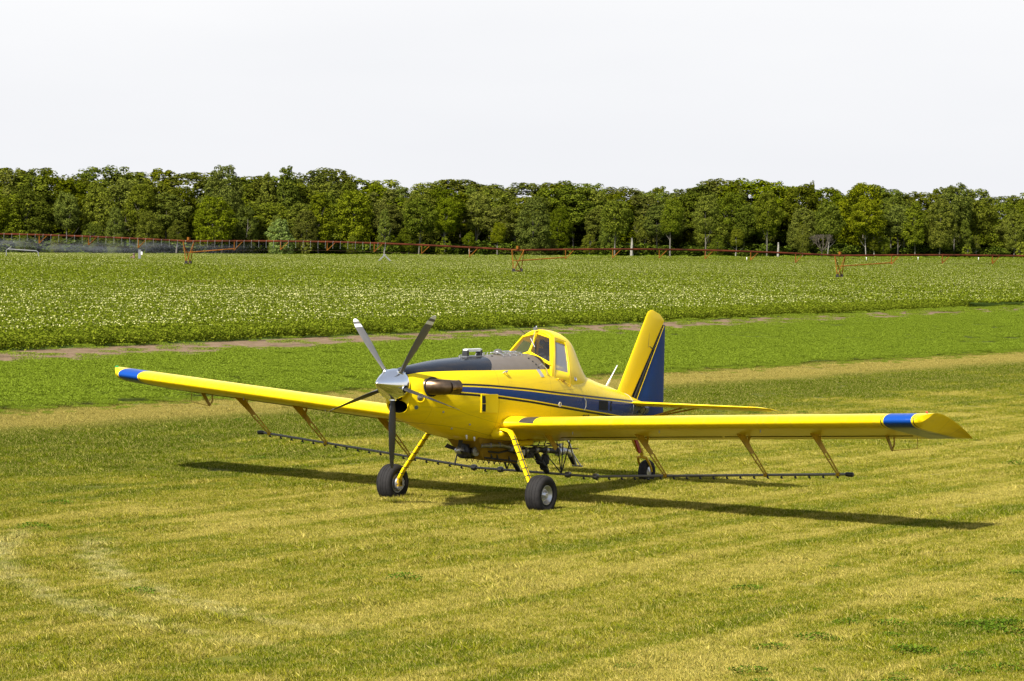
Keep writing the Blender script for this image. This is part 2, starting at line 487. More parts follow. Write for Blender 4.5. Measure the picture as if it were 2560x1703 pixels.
def mat_leaf(name, cols, transl=.3, objrand=False):
    mt = bpy.data.materials.new(name); N = NT(mt)
    isl = N.n('ShaderNodeNewGeometry').outputs['Random Per Island']
    n = len(cols)
    c = N.ramp(isl, [((i + .5) / n, cols[i]) for i in range(n)])
    if objrand:
        oi = N.n('ShaderNodeObjectInfo').outputs['Random']
        h = N.n('ShaderNodeHueSaturation')
        N.set(h.inputs['Hue'], N.m('MULTIPLY_ADD', oi, .024, .484))
        N.set(h.inputs['Value'], N.m('MULTIPLY_ADD', N.m('FRACT', N.m('MULTIPLY', oi, 5.7)), .55, .70))
        N.set(h.inputs['Saturation'], N.m('MULTIPLY_ADD', N.m('FRACT', N.m('MULTIPLY', oi, 13.3)), .15, .92))
        N.set(h.inputs['Color'], c); c = h.outputs[0]
    d = N.n('ShaderNodeBsdfDiffuse'); t = N.n('ShaderNodeBsdfTranslucent'); mxs = N.n('ShaderNodeMixShader')
    N.set(d.inputs[0], c); N.set(t.inputs[0], c); mxs.inputs[0].default_value = transl
    N.t.links.new(d.outputs[0], mxs.inputs[1]); N.t.links.new(t.outputs[0], mxs.inputs[2]); N.t.links.new(mxs.outputs[0], N.out.inputs[0])
    return mt
M['alfalfa'] = mat_leaf('alfalfa_leaves', [(.095, .135, .008), (.140, .190, .012), (.175, .232, .018), (.225, .290, .032)])
M['potato'] = mat_leaf('potato_leaves', [(.065, .095, .005), (.105, .138, .008), (.145, .176, .011), (.19, .218, .018)])
M['petal'] = mat_leaf('potato_petals', [(.54, .52, .22), (.64, .61, .31), (.48, .47, .18)], .2)
M['treeleaf'] = mat_leaf('woodland_leaves', [(.045, .060, .006), (.075, .096, .008), (.110, .132, .011), (.160, .178, .018)], .3, True)
M['shadebrush'] = mat_leaf('shaded_brush_leaves', [(.030, .046, .005), (.050, .072, .007), (.080, .105, .010)], .15)  # darkened leaf colour carries the shade under the trees
M['paleleaf'] = mat_leaf('pale_leaves', [(.085, .125, .022), (.14, .19, .040), (.20, .25, .065)], .25)
M['deadtwig'] = simple('bare_twigs', (.075, .06, .042), .9)
M['bark'] = simple('bark', (.12, .105, .085), .9, var=.35, scale=3)
M['palebark'] = simple('pale_bark', (.25, .23, .195), .9, var=.3, scale=3)

def mat_ground():
    mt = bpy.data.materials.new('field_soil_and_turf'); N = NT(mt)
    c, y, wv, fn, P = turf_color(N)
    c = N.mix(.65, c, (.075, .065, .015))
    sp = N.n('ShaderNodeSeparateXYZ'); N.set(sp.inputs[0], P)
    x = sp.outputs[0]
    far = N.m('SUBTRACT', 1, N.sstep(wv, -23.5, -22.0))
    soilg = N.mix(fn, (.05, .065, .008), (.085, .105, .012))
    c = N.mix(far, c, soilg)
    # bare dirt headland, its edge runs from (-31,-41) towards (-178,-60)
    nse = N.m('MULTIPLY', N.m('SUBTRACT', N.noise(N.mapv(P, (.35, .35, 0)), 1.0, 4), .5), 2.4)
    de = N.m('ADD', N.m('ADD', y, N.m('MULTIPLY', N.m('ADD', x, 28), -.124)), nse)
    dirt = N.m('SUBTRACT', 1, N.sstep(de, -38.3, -37.5))
    dn = N.noise(N.mapv(P, (1, 1, 0)), 2.2, 5, .7)
    dc = N.ramp(dn, [(.3, (.085, .055, .028)), (.5, (.165, .112, .065)), (.7, (.25, .175, .11))])
    c = N.mix(dirt, c, dc)
    pf = N.m('SUBTRACT', 1, N.sstep(N.m('ADD', y, N.m('MULTIPLY', N.m('ADD', x, 36), -.12)), -46.6, -45.8))
    row = N.noise(N.mapv(P, (.04, 1.0, 0)), .35, 4)
    pc = N.mix(N.sstep(row, .35, .7), (.07, .12, .014), (.13, .19, .03))
    c = N.mix(pf, c, pc)
    N.bsdf(c, .95, 0, 0, bump=N.noise(N.mapv(P, (1, 1, 0)), 9, 5, .7), bstr=.9, bdist=.04, spec=.1)
    return mt
M['ground'] = mat_ground()

# ------------------------------------------------------------------ ground sheet
def build_ground():
    ds = np.concatenate([np.linspace(-120, 380, 26), np.linspace(400, 740, 18), np.array([900, 1200, 2000, 4500])])
    ls = np.linspace(-1, 1, 25)
    vs = []; fs = []
    for d in ds:
        W = max(150, abs(d) * .6 + 150)
        for l in ls:
            L = l * W
            x = CAM[0] + FH[0] * d + RH[0] * L; y = CAM[1] + FH[1] * d + RH[1] * L
            vs.append((x, y, float(ground_z(x, y))))
    n = len(ls)
    for i in range(len(ds) - 1):
        for k in range(n - 1):
            fs.append((i * n + k, i * n + k + 1, (i + 1) * n + k + 1, (i + 1) * n + k))
    mb = MB(); mb.add(vs, fs)
    o = mb.build('ground', M['ground'], smooth=80)
    if o.data.polygons[0].normal.z < 0: o.data.flip_normals()
    tag(o, kind='structure')
build_ground()

# ------------------------------------------------------------------ ground cover (uncountable: instanced clumps)
def leafmesh(name, P, A, B, C_=None, mat=None, mats=None, mi=None):
    """quads centred at P spanned by half vectors A, B"""
    n = len(P)
    v = np.stack([P - A - B, P + A - B, P + A + B, P - A + B], 1).reshape(-1, 3)
    f = np.arange(4 * n).reshape(n, 4)
    me = bpy.data.meshes.new(name)
    me.from_pydata(v.tolist(), [], f.tolist())
    for m in (mats or [mat]): me.materials.append(m)
    if mi is not None: me.polygons.foreach_set('material_index', mi.astype(np.int32))
    me.update()
    return me
def unit(v): return v / (np.linalg.norm(v, axis=-1, keepdims=True) + 1e-9)
def grass_patch(seed, size=.5, n=300, hmin=.03, hmax=.075, w=.0035, mat=None):
    g = np.random.default_rng(seed)
    base = np.c_[(g.random((n, 2)) - .5) * size, np.zeros(n)]
    ang = g.random(n) * 2 * PI; lean = g.random(n) ** 1.2 * 1.0
    h = hmin + (hmax - hmin) * g.random(n)
    d = np.c_[np.cos(ang) * np.sin(lean), np.sin(ang) * np.sin(lean), np.cos(lean)]
    s = np.c_[-np.sin(ang + g.normal(0, .6, n)), np.cos(ang), np.zeros(n)] * w * (.7 + .6 * g.random(n))[:, None]
    mid = base + d * (h * .55)[:, None]
    tip = base + d * h[:, None] * np.array([1.5, 1.5, .95])
    v = np.stack([base - s, base + s, mid + s * .8, tip, mid - s * .8], 1).reshape(-1, 3)
    f = []
    for i in range(n): f.append((5 * i, 5 * i + 1, 5 * i + 2, 5 * i + 3, 5 * i + 4))
    me = bpy.data.meshes.new('grass_tuft'); me.from_pydata(v.tolist(), [], f); me.materials.append(mat); me.update()
    return me
def leaf_patch(name, seed, size, n, h, leaf, mat, petal=None, nf=0, fsize=.03, round_=True, stemmy=.3):
    g = np.random.default_rng(seed)
    P = (g.random((n, 3)) - .5) * np.array([size, size, 0])
    r_ = np.clip(np.linalg.norm(P[:, :2], axis=1) / (size * .55), 0, 1)
    top = h * (1 - .45 * r_ ** 2) if round_ else h * np.ones(n)
    P[:, 2] = top * (stemmy + (1 - stemmy) * g.random(n) ** .6)
    nrm = unit(np.c_[g.normal(0, .55, (n, 2)), np.ones(n)])
    a = unit(np.cross(nrm, g.normal(0, 1, (n, 3)))); b = np.cross(nrm, a)
    s = leaf * (.6 + .8 * g.random(n))[:, None]
    A = a * s * .5; B = b * s * .36
    mi = np.zeros(n, int)
    mats = [mat]
    if petal is not None and nf:
        Pf = (g.random((nf, 3)) - .5) * np.array([size, size, 0]); rf = np.clip(np.linalg.norm(Pf[:, :2], axis=1) / (size * .55), 0, 1)
        Pf[:, 2] = h * (1 - .45 * rf ** 2 if round_ else 1) * 1.03 + .02 * g.random(nf)
        nf_ = unit(np.c_[g.normal(0, .8, (nf, 2)), np.ones(nf) * .8]); a = unit(np.cross(nf_, g.normal(0, 1, (nf, 3)))); b = np.cross(nf_, a)
        s = fsize * (.6 + .8 * g.random(nf))[:, None]
        P = np.r_[P, Pf]; A = np.r_[A, a * s * .5]; B = np.r_[B, b * s * .5]; mi = np.r_[mi, np.ones(nf, int)]
        mats = [mat, petal]
    return leafmesh(name, P, A, B, mats=mats, mi=mi)

def scatter(name, label, cat, pts, rots, scls, idx, meshes):
    src = bpy.data.collections.new(name + '_clumps')
    for k, me in enumerate(meshes):
        o = bpy.data.objects.new('%s_clump_%02d' % (name, k), me); src.objects.link(o)
    me = bpy.data.meshes.new(name); me.from_pydata(pts.tolist(), [], [])
    for nm, typ, arr in (('rot', 'FLOAT', rots), ('scl', 'FLOAT', scls), ('idx', 'INT', idx)):
        at_ = me.attributes.new(nm, typ, 'POINT'); at_.data.foreach_set('value', np.asarray(arr, np.int32 if typ == 'INT' else np.float32))
    o = bpy.data.objects.new(name, me); COL.objects.link(o)
    ng = bpy.data.node_groups.new(name + '_nodes', 'GeometryNodeTree')
    ng.interface.new_socket('Geometry', in_out='INPUT', socket_type='NodeSocketGeometry')
    ng.interface.new_socket('Geometry', in_out='OUTPUT', socket_type='NodeSocketGeometry')
    gi = ng.nodes.new('NodeGroupInput'); go = ng.nodes.new('NodeGroupOutput')
    ip = ng.nodes.new('GeometryNodeInstanceOnPoints'); ci = ng.nodes.new('GeometryNodeCollectionInfo')
    ci.inputs['Collection'].default_value = src; ci.inputs['Separate Children'].default_value = True; ci.inputs['Reset Children'].default_value = True
    def attr(nm, typ):
        a = ng.nodes.new('GeometryNodeInputNamedAttribute'); a.data_type = typ; a.inputs[0].default_value = nm; return a.outputs[0]
    cx = ng.nodes.new('ShaderNodeCombineXYZ')
    L = ng.links.new
    L(gi.outputs[0], ip.inputs['Points']); L(ci.outputs[0], ip.inputs['Instance'])
    ip.inputs['Pick Instance'].default_value = True
    L(attr('idx', 'INT'), ip.inputs['Instance Index']); L(attr('rot', 'FLOAT'), cx.inputs[2])
    L(cx.outputs[0], ip.inputs['Rotation']); L(attr('scl', 'FLOAT'), ip.inputs['Scale'])
    L(ip.outputs[0], go.inputs[0])
    md = o.modifiers.new('scatter', 'NODES'); md.node_group = ng
    tag(o, label, cat, kind='stuff')
    return o
def sector(d0, d1, dens, margin=.62, g=rng):
    """random ground points between forward distances, a little wider than the view"""
    hw = 1280 / FPX * margin * 2
    area = hw * (d1 ** 2 - d0 ** 2) + 4 * (d1 - d0)
    n = int(area * dens)
    d = np.sqrt(d0 ** 2 + (d1 ** 2 - d0 ** 2) * g.random(n))
    l = (g.random(n) * 2 - 1) * (hw * d + 2)
    x = CAM[0] + FH[0] * d + RH[0] * l; y = CAM[1] + FH[1] * d + RH[1] * l
    return x, y, d
def dirt_edge(x): return -37.9 + (x + 28) * .124
def potato_edge(x): return -46.2 + (x + 36) * .12

# mown turf
gm = [grass_patch(k, .5, 560, .022, .055, .0026, M['turfblade']) for k in range(6)] + [grass_patch(20 + k, .5, 320, .04, .10, .003, M['turfblade']) for k in range(2)]
X, Y, D = [], [], []
for d0, d1, de in ((25, 45, 18), (45, 70, 12), (70, 130, 7)):
    x, y, d = sector(d0, d1, de); X.append(x); Y.append(y); D.append(d)
X = np.concatenate(X); Y = np.concatenate(Y); D = np.concatenate(D)
k = Y > -22.5
X, Y, D = X[k], Y[k], D[k]
# longer tufts left standing around the tyres
tx_, ty__ = [], []
for cx_, cy_, r_ in ((0, 1.55, .34), (0, -1.55, .34), (-6.21, 0, .26)):
    for _ in range(26):
        a_ = rng.random() * 6.28; q_ = r_ * (.85 + .5 * rng.random()); tx_.append(cx_ + q_ * math.cos(a_)); ty__.append(cy_ + q_ * .8 * math.sin(a_))
X = np.r_[X, tx_]; Y = np.r_[Y, ty__]
n = len(X); near_ = np.zeros(n, bool); near_[-len(tx_):] = True
lush = near_ | (Y < -9) & (Y > -17)
idx = np.where(rng.random(n) < np.where(lush, .35, .07), 6 + rng.integers(0, 2, n), rng.integers(0, 6, n))
scatter('mown_grass', 'short dry mown grass the yellow aircraft stands on', 'grass', np.c_[X, Y, np.zeros(n)], rng.random(n) * 6.28, .8 + .5 * rng.random(n), idx, gm)

# green weeds in the mown turf, thickest in the right foreground
M['clover'] = mat_leaf('clover_leaves', [(.035, .075, .006), (.060, .110, .008), (.090, .150, .010), (.14, .20, .02)])
wm = [leaf_patch('weed', 40 + k, .42, 190, .10, .022, M['clover'], stemmy=.2) for k in range(3)]
x, y, d = sector(25, 75, 2.6)
p = np.exp(-(((x - 8.5) * .35) ** 2 + (y - 13.6) ** 2) / 3.2) * .85 + .012
for cx_, cy_ in ((8.7, 5.5), (11.2, 2.5), (4.0, 9.2), (1.0, 7.4), (6.8, 9.0), (-1.5, 12), (2.4, 11.5)):
    p += .7 * np.exp(-((x - cx_) ** 2 + (y - cy_) ** 2) / .10)
k = (rng.random(len(x)) < p) & (y > -17)
x, y = x[k], y[k]; n = len(x)
scatter('clover_weeds', 'dark green leafy weeds tufted among the mown grass', 'weeds', np.c_[x, y, np.zeros(n)], rng.random(n) * 6.28, .5 + .8 * rng.random(n), rng.integers(0, 3, n), wm)

# alfalfa belt
am = [leaf_patch('alfalfa', 60 + k, .75, 900, .18, .020, M['alfalfa'], round_=False, stemmy=.45) for k in range(5)]
x1, y1, d1_ = sector(50, 130, 4.2); x2, y2, d2_ = sector(130, 330, 2.2)
x = np.r_[x1, x2]; y = np.r_[y1, y2]
wob = np.sin(x * .9) * .35 + np.sin(x * 2.3) * .2 + rng.normal(0, .25, len(x))
k = (y < -20.0 + wob) & (rng.random(len(x)) < np.clip((-19.6 - y) / 2.2, .05, 1)) & (y > dirt_edge(x) + wob * 1.2)
x, y = x[k], y[k]; n = len(x)
edge = np.clip((-20.2 - y) / 2.5, .35, 1)
scatter('alfalfa', 'bright green alfalfa strip between mown turf and bare dirt', 'alfalfa', np.c_[x, y, np.zeros(n)], rng.random(n) * 6.28, (.75 + .5 * rng.random(n)) * edge, rng.integers(0, 5, n), am)

# stray weeds on the bare dirt strip
x, y, d = sector(80, 280, 1.0)
k = (y < dirt_edge(x)) & (y > potato_edge(x) - .2) & (rng.random(len(x)) < np.clip(.25 + (-x - 60) / 130, .25, .95))
x, y = x[k], y[k]; n = len(x)
scatter('dirt_weeds', 'scattered green weeds sprouting on the bare dirt strip', 'weeds', np.c_[x, y, np.zeros(n)], rng.random(n) * 6.28, .5 + .8 * rng.random(n), rng.integers(0, 5, n), am)

# potato field: rows run along x, 0.92 m apart
pm = [leaf_patch('potato', 80 + k, 1.15, 640, .60, .055, M['potato'], M['petal'], 3 + 2 * k, .040, round_=False, stemmy=.50) for k in range(5)]
pe = [leaf_patch('potato', 90 + k, 1.25, 520, .64, .060, M['potato'], stemmy=.05) for k in range(2)]
far1 = [leaf_patch('potato_far', 100 + k, 4.4, 2600, .60, .11, M['potato'], M['petal'], 14 + 9 * k, .046, round_=False, stemmy=.75) for k in range(5)]
pts, ro, sc_, ix = [], [], [], []
def rows(d0, d1, step_r, step_a, jit):
    """points on a row/step lattice clipped to the view sector"""
    hw = 1280 / FPX * 1.22
    c = []
    for d in (d0, d1):
        for l in (-hw * d - 4, hw * d + 4):
            c.append((CAM[0] + FH[0] * d + RH[0] * l, CAM[1] + FH[1] * d + RH[1] * l))
    c = np.array(c)
    xs = np.arange(c[:, 0].min(), c[:, 0].max(), step_a); ys = np.arange(c[:, 1].min(), min(c[:, 1].max(), -40), step_r)
    Xg, Yg = np.meshgrid(xs, ys)
    Xg = (Xg + rng.uniform(-jit, jit, Xg.shape) * step_a).ravel(); Yg = (Yg + rng.uniform(-jit, jit, Yg.shape) * step_r * .4).ravel()
    dx, dy = Xg - CAM[0], Yg - CAM[1]
    d = dx * FH[0] + dy * FH[1]; l = dx * RH[0] + dy * RH[1]
    k = (d >= d0) & (d < d1) & (np.abs(l) < hw * d + 4) & (Yg < potato_edge(Xg))
    return Xg[k], Yg[k]
x, y = rows(85, 215, .92, .62, .45)
dens = np.sin(x * .021 + 1.2) * .5 + np.sin(y * .11 + x * .013) * .6 + np.sin(x * .05 - y * .07 + 2) * .5
e = (potato_edge(x) - y) < 2.6
i = np.clip(np.round(2 + dens * 1.3 + rng.normal(0, .9, len(x))), 0, 4).astype(int)
i[e] = 5 + rng.integers(0, 2, e.sum())
pts.append(np.c_[x, y, np.zeros(len(x))]); ro.append(rng.random(len(x)) * 6.28); sc_.append(.8 + .4 * rng.random(len(x))); ix.append(i)
x, y = rows(215, 730, 3.4, 3.6, .4)
wood = x * 0
dens = np.sin(x * .015 + 1) * .8 + np.sin(y * .05) * .8 + np.sin(x * .04 - y * .06 + 2) * .5
i = np.clip(np.round(2 + dens * 1.1 + rng.normal(0, .8, len(x))), 0, 4).astype(int) + 7
zz = ground_z(x, y)
pts.append(np.c_[x, y, zz]); ro.append(rng.random(len(x)) * 6.28); sc_.append(.95 + .2 * rng.random(len(x))); ix.append(i)
pts = np.concatenate(pts); ro = np.concatenate(ro); sc_ = np.concatenate(sc_); ix = np.concatenate(ix)
scatter('potato_crop', 'field of dark green potato plants dotted with pale flowers', 'potato crop', pts, ro, sc_, ix, pm + pe + far1)

# ------------------------------------------------------------------ the wood
SKY = [(-400, 416), (0, 418), (87, 419), (160, 434), (237, 418), (317, 416), (365, 430), (412, 421), (470, 431), (511, 444), (551, 430), (584, 450), (617, 437), (657, 436),
       (686, 447), (708, 430), (744, 431), (803, 424), (860, 425), (915, 442), (962, 443), (980, 455), (1064, 453), (1152, 448), (1188, 458), (1334, 455), (1429, 453), (1488, 462),
       (1535, 467), (1564, 473), (1677, 464), (1720, 473), (1747, 460), (1809, 452), (1864, 450), (1915, 453), (1963, 456), (2000, 458), (2036, 473), (2112, 471), (2152, 457),
       (2192, 466), (2225, 473), (2276, 480), (2313, 468), (2382, 466), (2426, 471), (2484, 489), (2513, 481), (2560, 491), (3000, 500)]
sx_, sy_ = zip(*SKY)
def skyline(px): return float(np.interp(px, sx_, sy_))
def hor(px): return 605 + (px - 1280) * math.tan(R(1.191))
def front_d(px): return float(np.interp(px, [-400, 0, 1280, 2560, 3000], [672, 690, 752, 850, 880]))
def z_at_pix(px, py, d): return CAM[2] - (py - hor(px)) * d / FPX

def crown_mesh(name, seed, h, w, base, ncl, nl, leaf, cone=0.0, mat=None):
    """leaf quads gathered in clumps along the outer shell of a crown; unit: metres"""
    g = np.random.default_rng(seed)
    P, A, B = [], [], []
    ch = h - base
    lob = [(g.random() * 2 * PI, .30 + .6 * g.random(), .75 + .5 * g.random()) for _ in range(5)]
    for c in range(ncl):
        t = (c + g.random()) / ncl
        prof = math.sin(PI * (.16 + .80 * t) ** 1.15) ** .55 * (1 - cone * t)
        an = c * 2.399963 + g.normal(0, .5)
        lf = 1 + .28 * sum(math.cos(an - a_) * math.exp(-((t - t_) / .25) ** 2) * k_ for a_, t_, k_ in lob) / 1.5
        rr = w / 2 * max(.10, prof) * lf * (.55 + .42 * g.random() ** .5)
        if g.random() < .12: rr *= 1.18
        cen = np.array([rr * math.cos(an), rr * math.sin(an), base + ch * (.03 + .90 * t) + g.normal(0, .3) + (.05 * ch * g.random() if t > .8 else 0)])
        cr_ = (w * .065 + .32) * (.55 + .9 * g.random()) * (1.15 - .55 * t)
        n = int(nl * (.6 + .8 * g.random()) * (cr_ / (w * .065 + .32)) ** 1.5)
        d = unit(g.normal(0, 1, (n, 3))); d[:, 2] = np.where(d[:, 2] < -.7, -d[:, 2], d[:, 2])
        p = cen + d * cr_ * (.70 + .40 * g.random((n, 1)) ** .7) * np.array([1.15, 1.15, .85])
        out = unit(p - np.array([0, 0, base + ch * .45]))
        nr = unit(d * 1.0 + out * .35 + np.array([0, 0, .25]) + g.normal(0, .38, (n, 3)))
        a = unit(np.cross(nr, g.normal(0, 1, (n, 3)))); b = np.cross(nr, a)
        s = leaf * (.55 + .9 * g.random((n, 1)))
        P.append(p); A.append(a * s * .5); B.append(b * s * .42)
    return leafmesh(name, np.concatenate(P), np.concatenate(A), np.concatenate(B), mat=mat)
def trunk_mesh(name, seed, h, r, limbs, mat, spread=.25):
    g = np.random.default_rng(seed); mb = MB()
    lean = g.normal(0, .03, 2)
    pts = [np.array([lean[0] * z + .12 * math.sin(z * .5 + seed), lean[1] * z, z]) for z in np.linspace(-.6, h, 8)]
    mb.tube(pts, [r * (1 - .75 * i / 7) for i in range(8)], 7)
    for l in range(limbs):
        t = .35 + .6 * (l + g.random()) / max(1, limbs); p0 = pts[min(7, int(t * 7))]
        an = g.random() * 2 * PI; L = h * spread * (.5 + .5 * g.random())
        dd = np.array([math.cos(an), math.sin(an), .9 + .6 * g.random()])
        mb.tube([p0, p0 + dd * L * .45, p0 + dd * L + np.array([0, 0, L * .25])], [r * .38, r * .25, r * .06], 5)
    o = mb.build(name, mat, smooth=60)
    me = o.data; bpy.data.objects.remove(o)
    return me
# kinds: (height, crown width, crown base, clumps, leaves per clump, leaf size, cone)
KIND = {
 'broad':  [crown_mesh('crown', 200 + k, 18, 10, 3.0, 230, 105, .235, 0, M['treeleaf']) for k in range(6)],
 'narrow': [crown_mesh('crown', 220 + k, 18, 6.4, 4.0, 165, 90, .22, .3, M['treeleaf']) for k in range(4)],
 'high':   [crown_mesh('crown', 240 + k, 18, 8.4, 7.8, 180, 95, .23, 0, M['treeleaf']) for k in range(4)],
 'low':    [crown_mesh('crown', 260 + k, 18, 10, .3, 250, 95, .245, .15, M['treeleaf']) for k in range(3)],
 'bush':   [crown_mesh('crown', 280 + k, 18, 15, .2, 60, 70, .9, .15, M['treeleaf']) for k in range(3)],
 'spire':  [crown_mesh('crown', 290 + k, 18, 5.0, 2.0, 120, 75, .22, .8, M['treeleaf']) for k in range(3)],
}
TRK = [trunk_mesh('trunk', 300 + k, 15, .24, 5, M['bark']) for k in range(4)]
TRKP = [trunk_mesh('trunk', 310 + k, 15, .22, 5, M['palebark']) for k in range(3)]
def tree(name, px, d, topy, kind, label, group=None, wscale=1.0, pale=False, crown=None, zoff=0.0, rr=random):
    x, y = at(px, d); z = float(ground_z(x, y)) + zoff
    h = z_at_pix(px, topy, d) - z
    t = empty(name, (x, y, z), rr.random() * 6.28)
    tag(t, label, 'tree', group)
    me = crown or rr.choice(KIND[kind])
    c = bpy.data.objects.new('crown', me); COL.objects.link(c); c.parent = t
    s = h / 18.0
    c.scale = (s * wscale, s * wscale * rr.uniform(.9, 1.1), s)
    k = bpy.data.objects.new('trunk', rr.choice(TRKP if pale else TRK)); COL.objects.link(k); k.parent = t
    k.scale = (rr.uniform(.7, 1.3), rr.uniform(.7, 1.3), h * .72 / 15)
    return t, h
ORD = ['first', 'second', 'third', 'fourth', 'fifth', 'sixth', 'seventh', 'eighth', 'ninth', 'tenth', 'eleventh', 'twelfth', 'thirteenth', 'fourteenth', 'fifteenth', 'sixteenth', 'seventeenth', 'eighteenth']
rt = random.Random(11)
TOW = [(467, 'left'), (1290, 'middle'), (2095, 'right')]
def row(step0, step1, dfun, topfun, kindfun, label, group, ws=(1.0, 1.0), palefun=None):
    px = -150 + rt.uniform(0, 40); L = []
    while px < 2720:
        L.append(px); px += rt.choice([rt.uniform(step0 * .45, step0 * .8), rt.uniform(step0, step1), rt.uniform(step1, step1 * 1.35)])
    near = lambda p: min(TOW, key=lambda t: abs(t[0] - p))
    for p in L:
        nr = near(p); side = p > nr[0]
        same = sorted([q for q in L if near(q) is nr and (q > nr[0]) == side], key=lambda q: abs(q - nr[0]))
        where = '%s %s of the %s irrigation tower' % (ORD[same.index(p)], 'right' if side else 'left', nr[1])
        kd = kindfun(p); pale = bool(palefun and palefun(p, kd)); top_ = topfun(p)
        lab = label(p, kd, pale, top_) + ', ' + where
        tree('woodland_tree', p, dfun(p), top_, kd, lab, group, rt.uniform(*ws), pale, rr=rt)
ORD += ['nineteenth', 'twentieth', 'twenty-first', 'twenty-second', 'twenty-third', 'twenty-fourth']
row(36, 56, lambda p: front_d(p) + 62 + rt.uniform(-6, 6), lambda p: skyline(p) + rt.choice([rt.uniform(-4, 2), rt.uniform(-1, 6), rt.uniform(4, 14)]),
    lambda p: rt.choices(['broad', 'narrow', 'low', 'spire'], [5, 2, 3, .8 + 3 * (1740 < p < 1950)])[0],
    lambda p, k, w, t: 'skyline tree at the back of the wood', 'skyline trees of the wood', (1.1, 1.9))
row(46, 74, lambda p: front_d(p) + 42 + rt.uniform(-5, 5), lambda p: skyline(p) + rt.uniform(6, 40),
    lambda p: rt.choice(['broad', 'low', 'broad', 'narrow'] if p < 900 else ['high', 'broad', 'narrow']), lambda p, k, w, t: 'tree in the middle row of the wood', 'middle row trees of the wood', (.9, 1.6))
row(50, 78, lambda p: front_d(p) + 22 + rt.uniform(-5, 5), lambda p: skyline(p) + (640 - skyline(p)) * rt.uniform(.10, .42),
    lambda p: rt.choice(['broad', 'low', 'high', 'low'] if p < 900 else ['high', 'high', 'broad']), lambda p, k, w, t: "tree just behind the wood's front row", 'second row trees of the wood', (.8, 1.6))
ff_ = {}
def ftop(p):
    f = rt.choice([rt.uniform(.12, .32), rt.uniform(.30, .60), rt.uniform(.55, .80)]); ff_['f'] = f
    return skyline(p) + (640 - skyline(p)) * f
row(40, 72, lambda p: front_d(p) + rt.uniform(-5, 6), ftop,
    lambda p: rt.choices(['high', 'narrow', 'broad', 'low'], [5.0, 2, 2.0, 0.8])[0] if p > 900 else rt.choices(['broad', 'low', 'high', 'narrow'], [4, 3, 1.5, 1])[0],
    lambda p, k, w, t: '%s %s front row tree' % ('tall' if ff_['f'] < .34 else ('low' if ff_['f'] > .5 else 'medium'), {'high': 'high-crowned', 'narrow': 'slender', 'broad': 'round-crowned', 'low': 'bushy'}[k]),
    'front row trees of the wood', (.65, 1.35), lambda p, k: p > 900 and rt.random() < .5)
# single trees that stand out
tree('woodland_tree', 551, front_d(551) + 10, 413, 'broad', 'tallest tree of the left half, its dark pointed head above the skyline', None, .82, rr=rt)
tree('woodland_tree', 709, front_d(709) + 30, 415, 'narrow', 'thin-topped tree with an airy head sticking out of the skyline', None, .9, rr=rt)
tree('woodland_tree', 660, front_d(660) + 34, 430, 'narrow', 'small dark narrow tree top left of the airy head', None, .6, rr=rt)
tree('woodland_tree', 2380, front_d(2380) + 12, 462, 'high', 'tall dark tree with a double-pointed top near the right edge', None, 1.0, rr=rt)
tree('woodland_tree', 2152, front_d(2152) + 14, 457, 'broad', 'large tree with a rounded dome top right of the right irrigation tower', None, 1.0, rr=rt)
tree('woodland_tree', 2021, front_d(2021) + 40, 453, 'narrow', 'thin tree top poking above the skyline left of the right tower', None, .45, rr=rt)
pale_crown = crown_mesh('crown', 333, 18, 13, .6, 190, 70, .42, .3, M['paleleaf'])
tree('young_tree', 700, front_d(700) - 7, 546, 'low', 'small pale green tree standing in front of the dark wood', None, 1.0, crown=pale_crown, rr=rt)
for px_, ty, lb in ((2412, 612, 'low bright bush at the wood edge behind the right truss'), (2545, 605, 'rounded young bush at the far right of the wood edge'), (760, 600, 'low leafy bush right of the pale young tree'), (1105, 590, 'leafy bush left of the middle irrigation tower')):
    tree('woodland_bush', px_, front_d(px_) - 6, ty, 'bush', lb, None, .9, rr=rt)
# bare fan-shaped tree
def bare_tree():
    g = np.random.default_rng(5); mb = MB()
    def grow(p, d, L, r, k):
        q = p + d * L
        mb.tube([p, (p + q) / 2 + g.normal(0, .05 * L, 3), q], [r, r * .8, r * .6], 5)
        if k == 0: return
        for _ in range(3 if k > 1 else 4):
            nd = unit(d + g.normal(0, .38, 3) + np.array([0, 0, .18])); grow(q, nd, L * .68, r * .6, k - 1)
    grow(np.array([0, 0, -.3]), np.array([0, 0, 1.]), 3.0, .20, 0)
    for a in range(9):
        an = a / 9 * 2 * PI; grow(np.array([0, 0, 2.4]), unit(np.array([math.cos(an) * .75, math.sin(an) * .75, 1.])), 3.0, .13, 3)
    return mb.build('bare_tree', M['deadtwig'], smooth=60)
bt_ = bare_tree(); x, y = at(2050, front_d(2050) - 5); bt_.location = (x, y, float(ground_z(x, y))); bt_.scale = (.85, .85, .8)
tag(bt_, 'leafless fan-shaped bush of grey twigs left of the right irrigation tower', 'tree')
# pale dead stems in front of the wood
for px_, py_, w_, lb in ((1574, 595, .42, 'pale broken tree stub at the wood edge between the middle and right towers'), (1940, 606, .36, 'thin white dead stem left of the bare fan-shaped tree')):
    d = front_d(px_) - 8; x, y = at(px_, d); z = float(ground_z(x, y)); h = z_at_pix(px_, py_, d) - z
    mb = MB(); g = np.random.default_rng(int(px_))
    mb.tube([(0, 0, -.3), (.05, 0, h * .35), (-.04, .05, h * .7), (.03, 0, h)], [w_, w_ * .9, w_ * .75, w_ * .55], 9)
    mb.tube([(0, 0, h * .8), (.35, .1, h * .95)], [w_ * .3, w_ * .12], 6)
    o = mb.build('dead_trunk', M['palebark'], loc=(x, y, z)); tag(o, lb, 'dead tree')

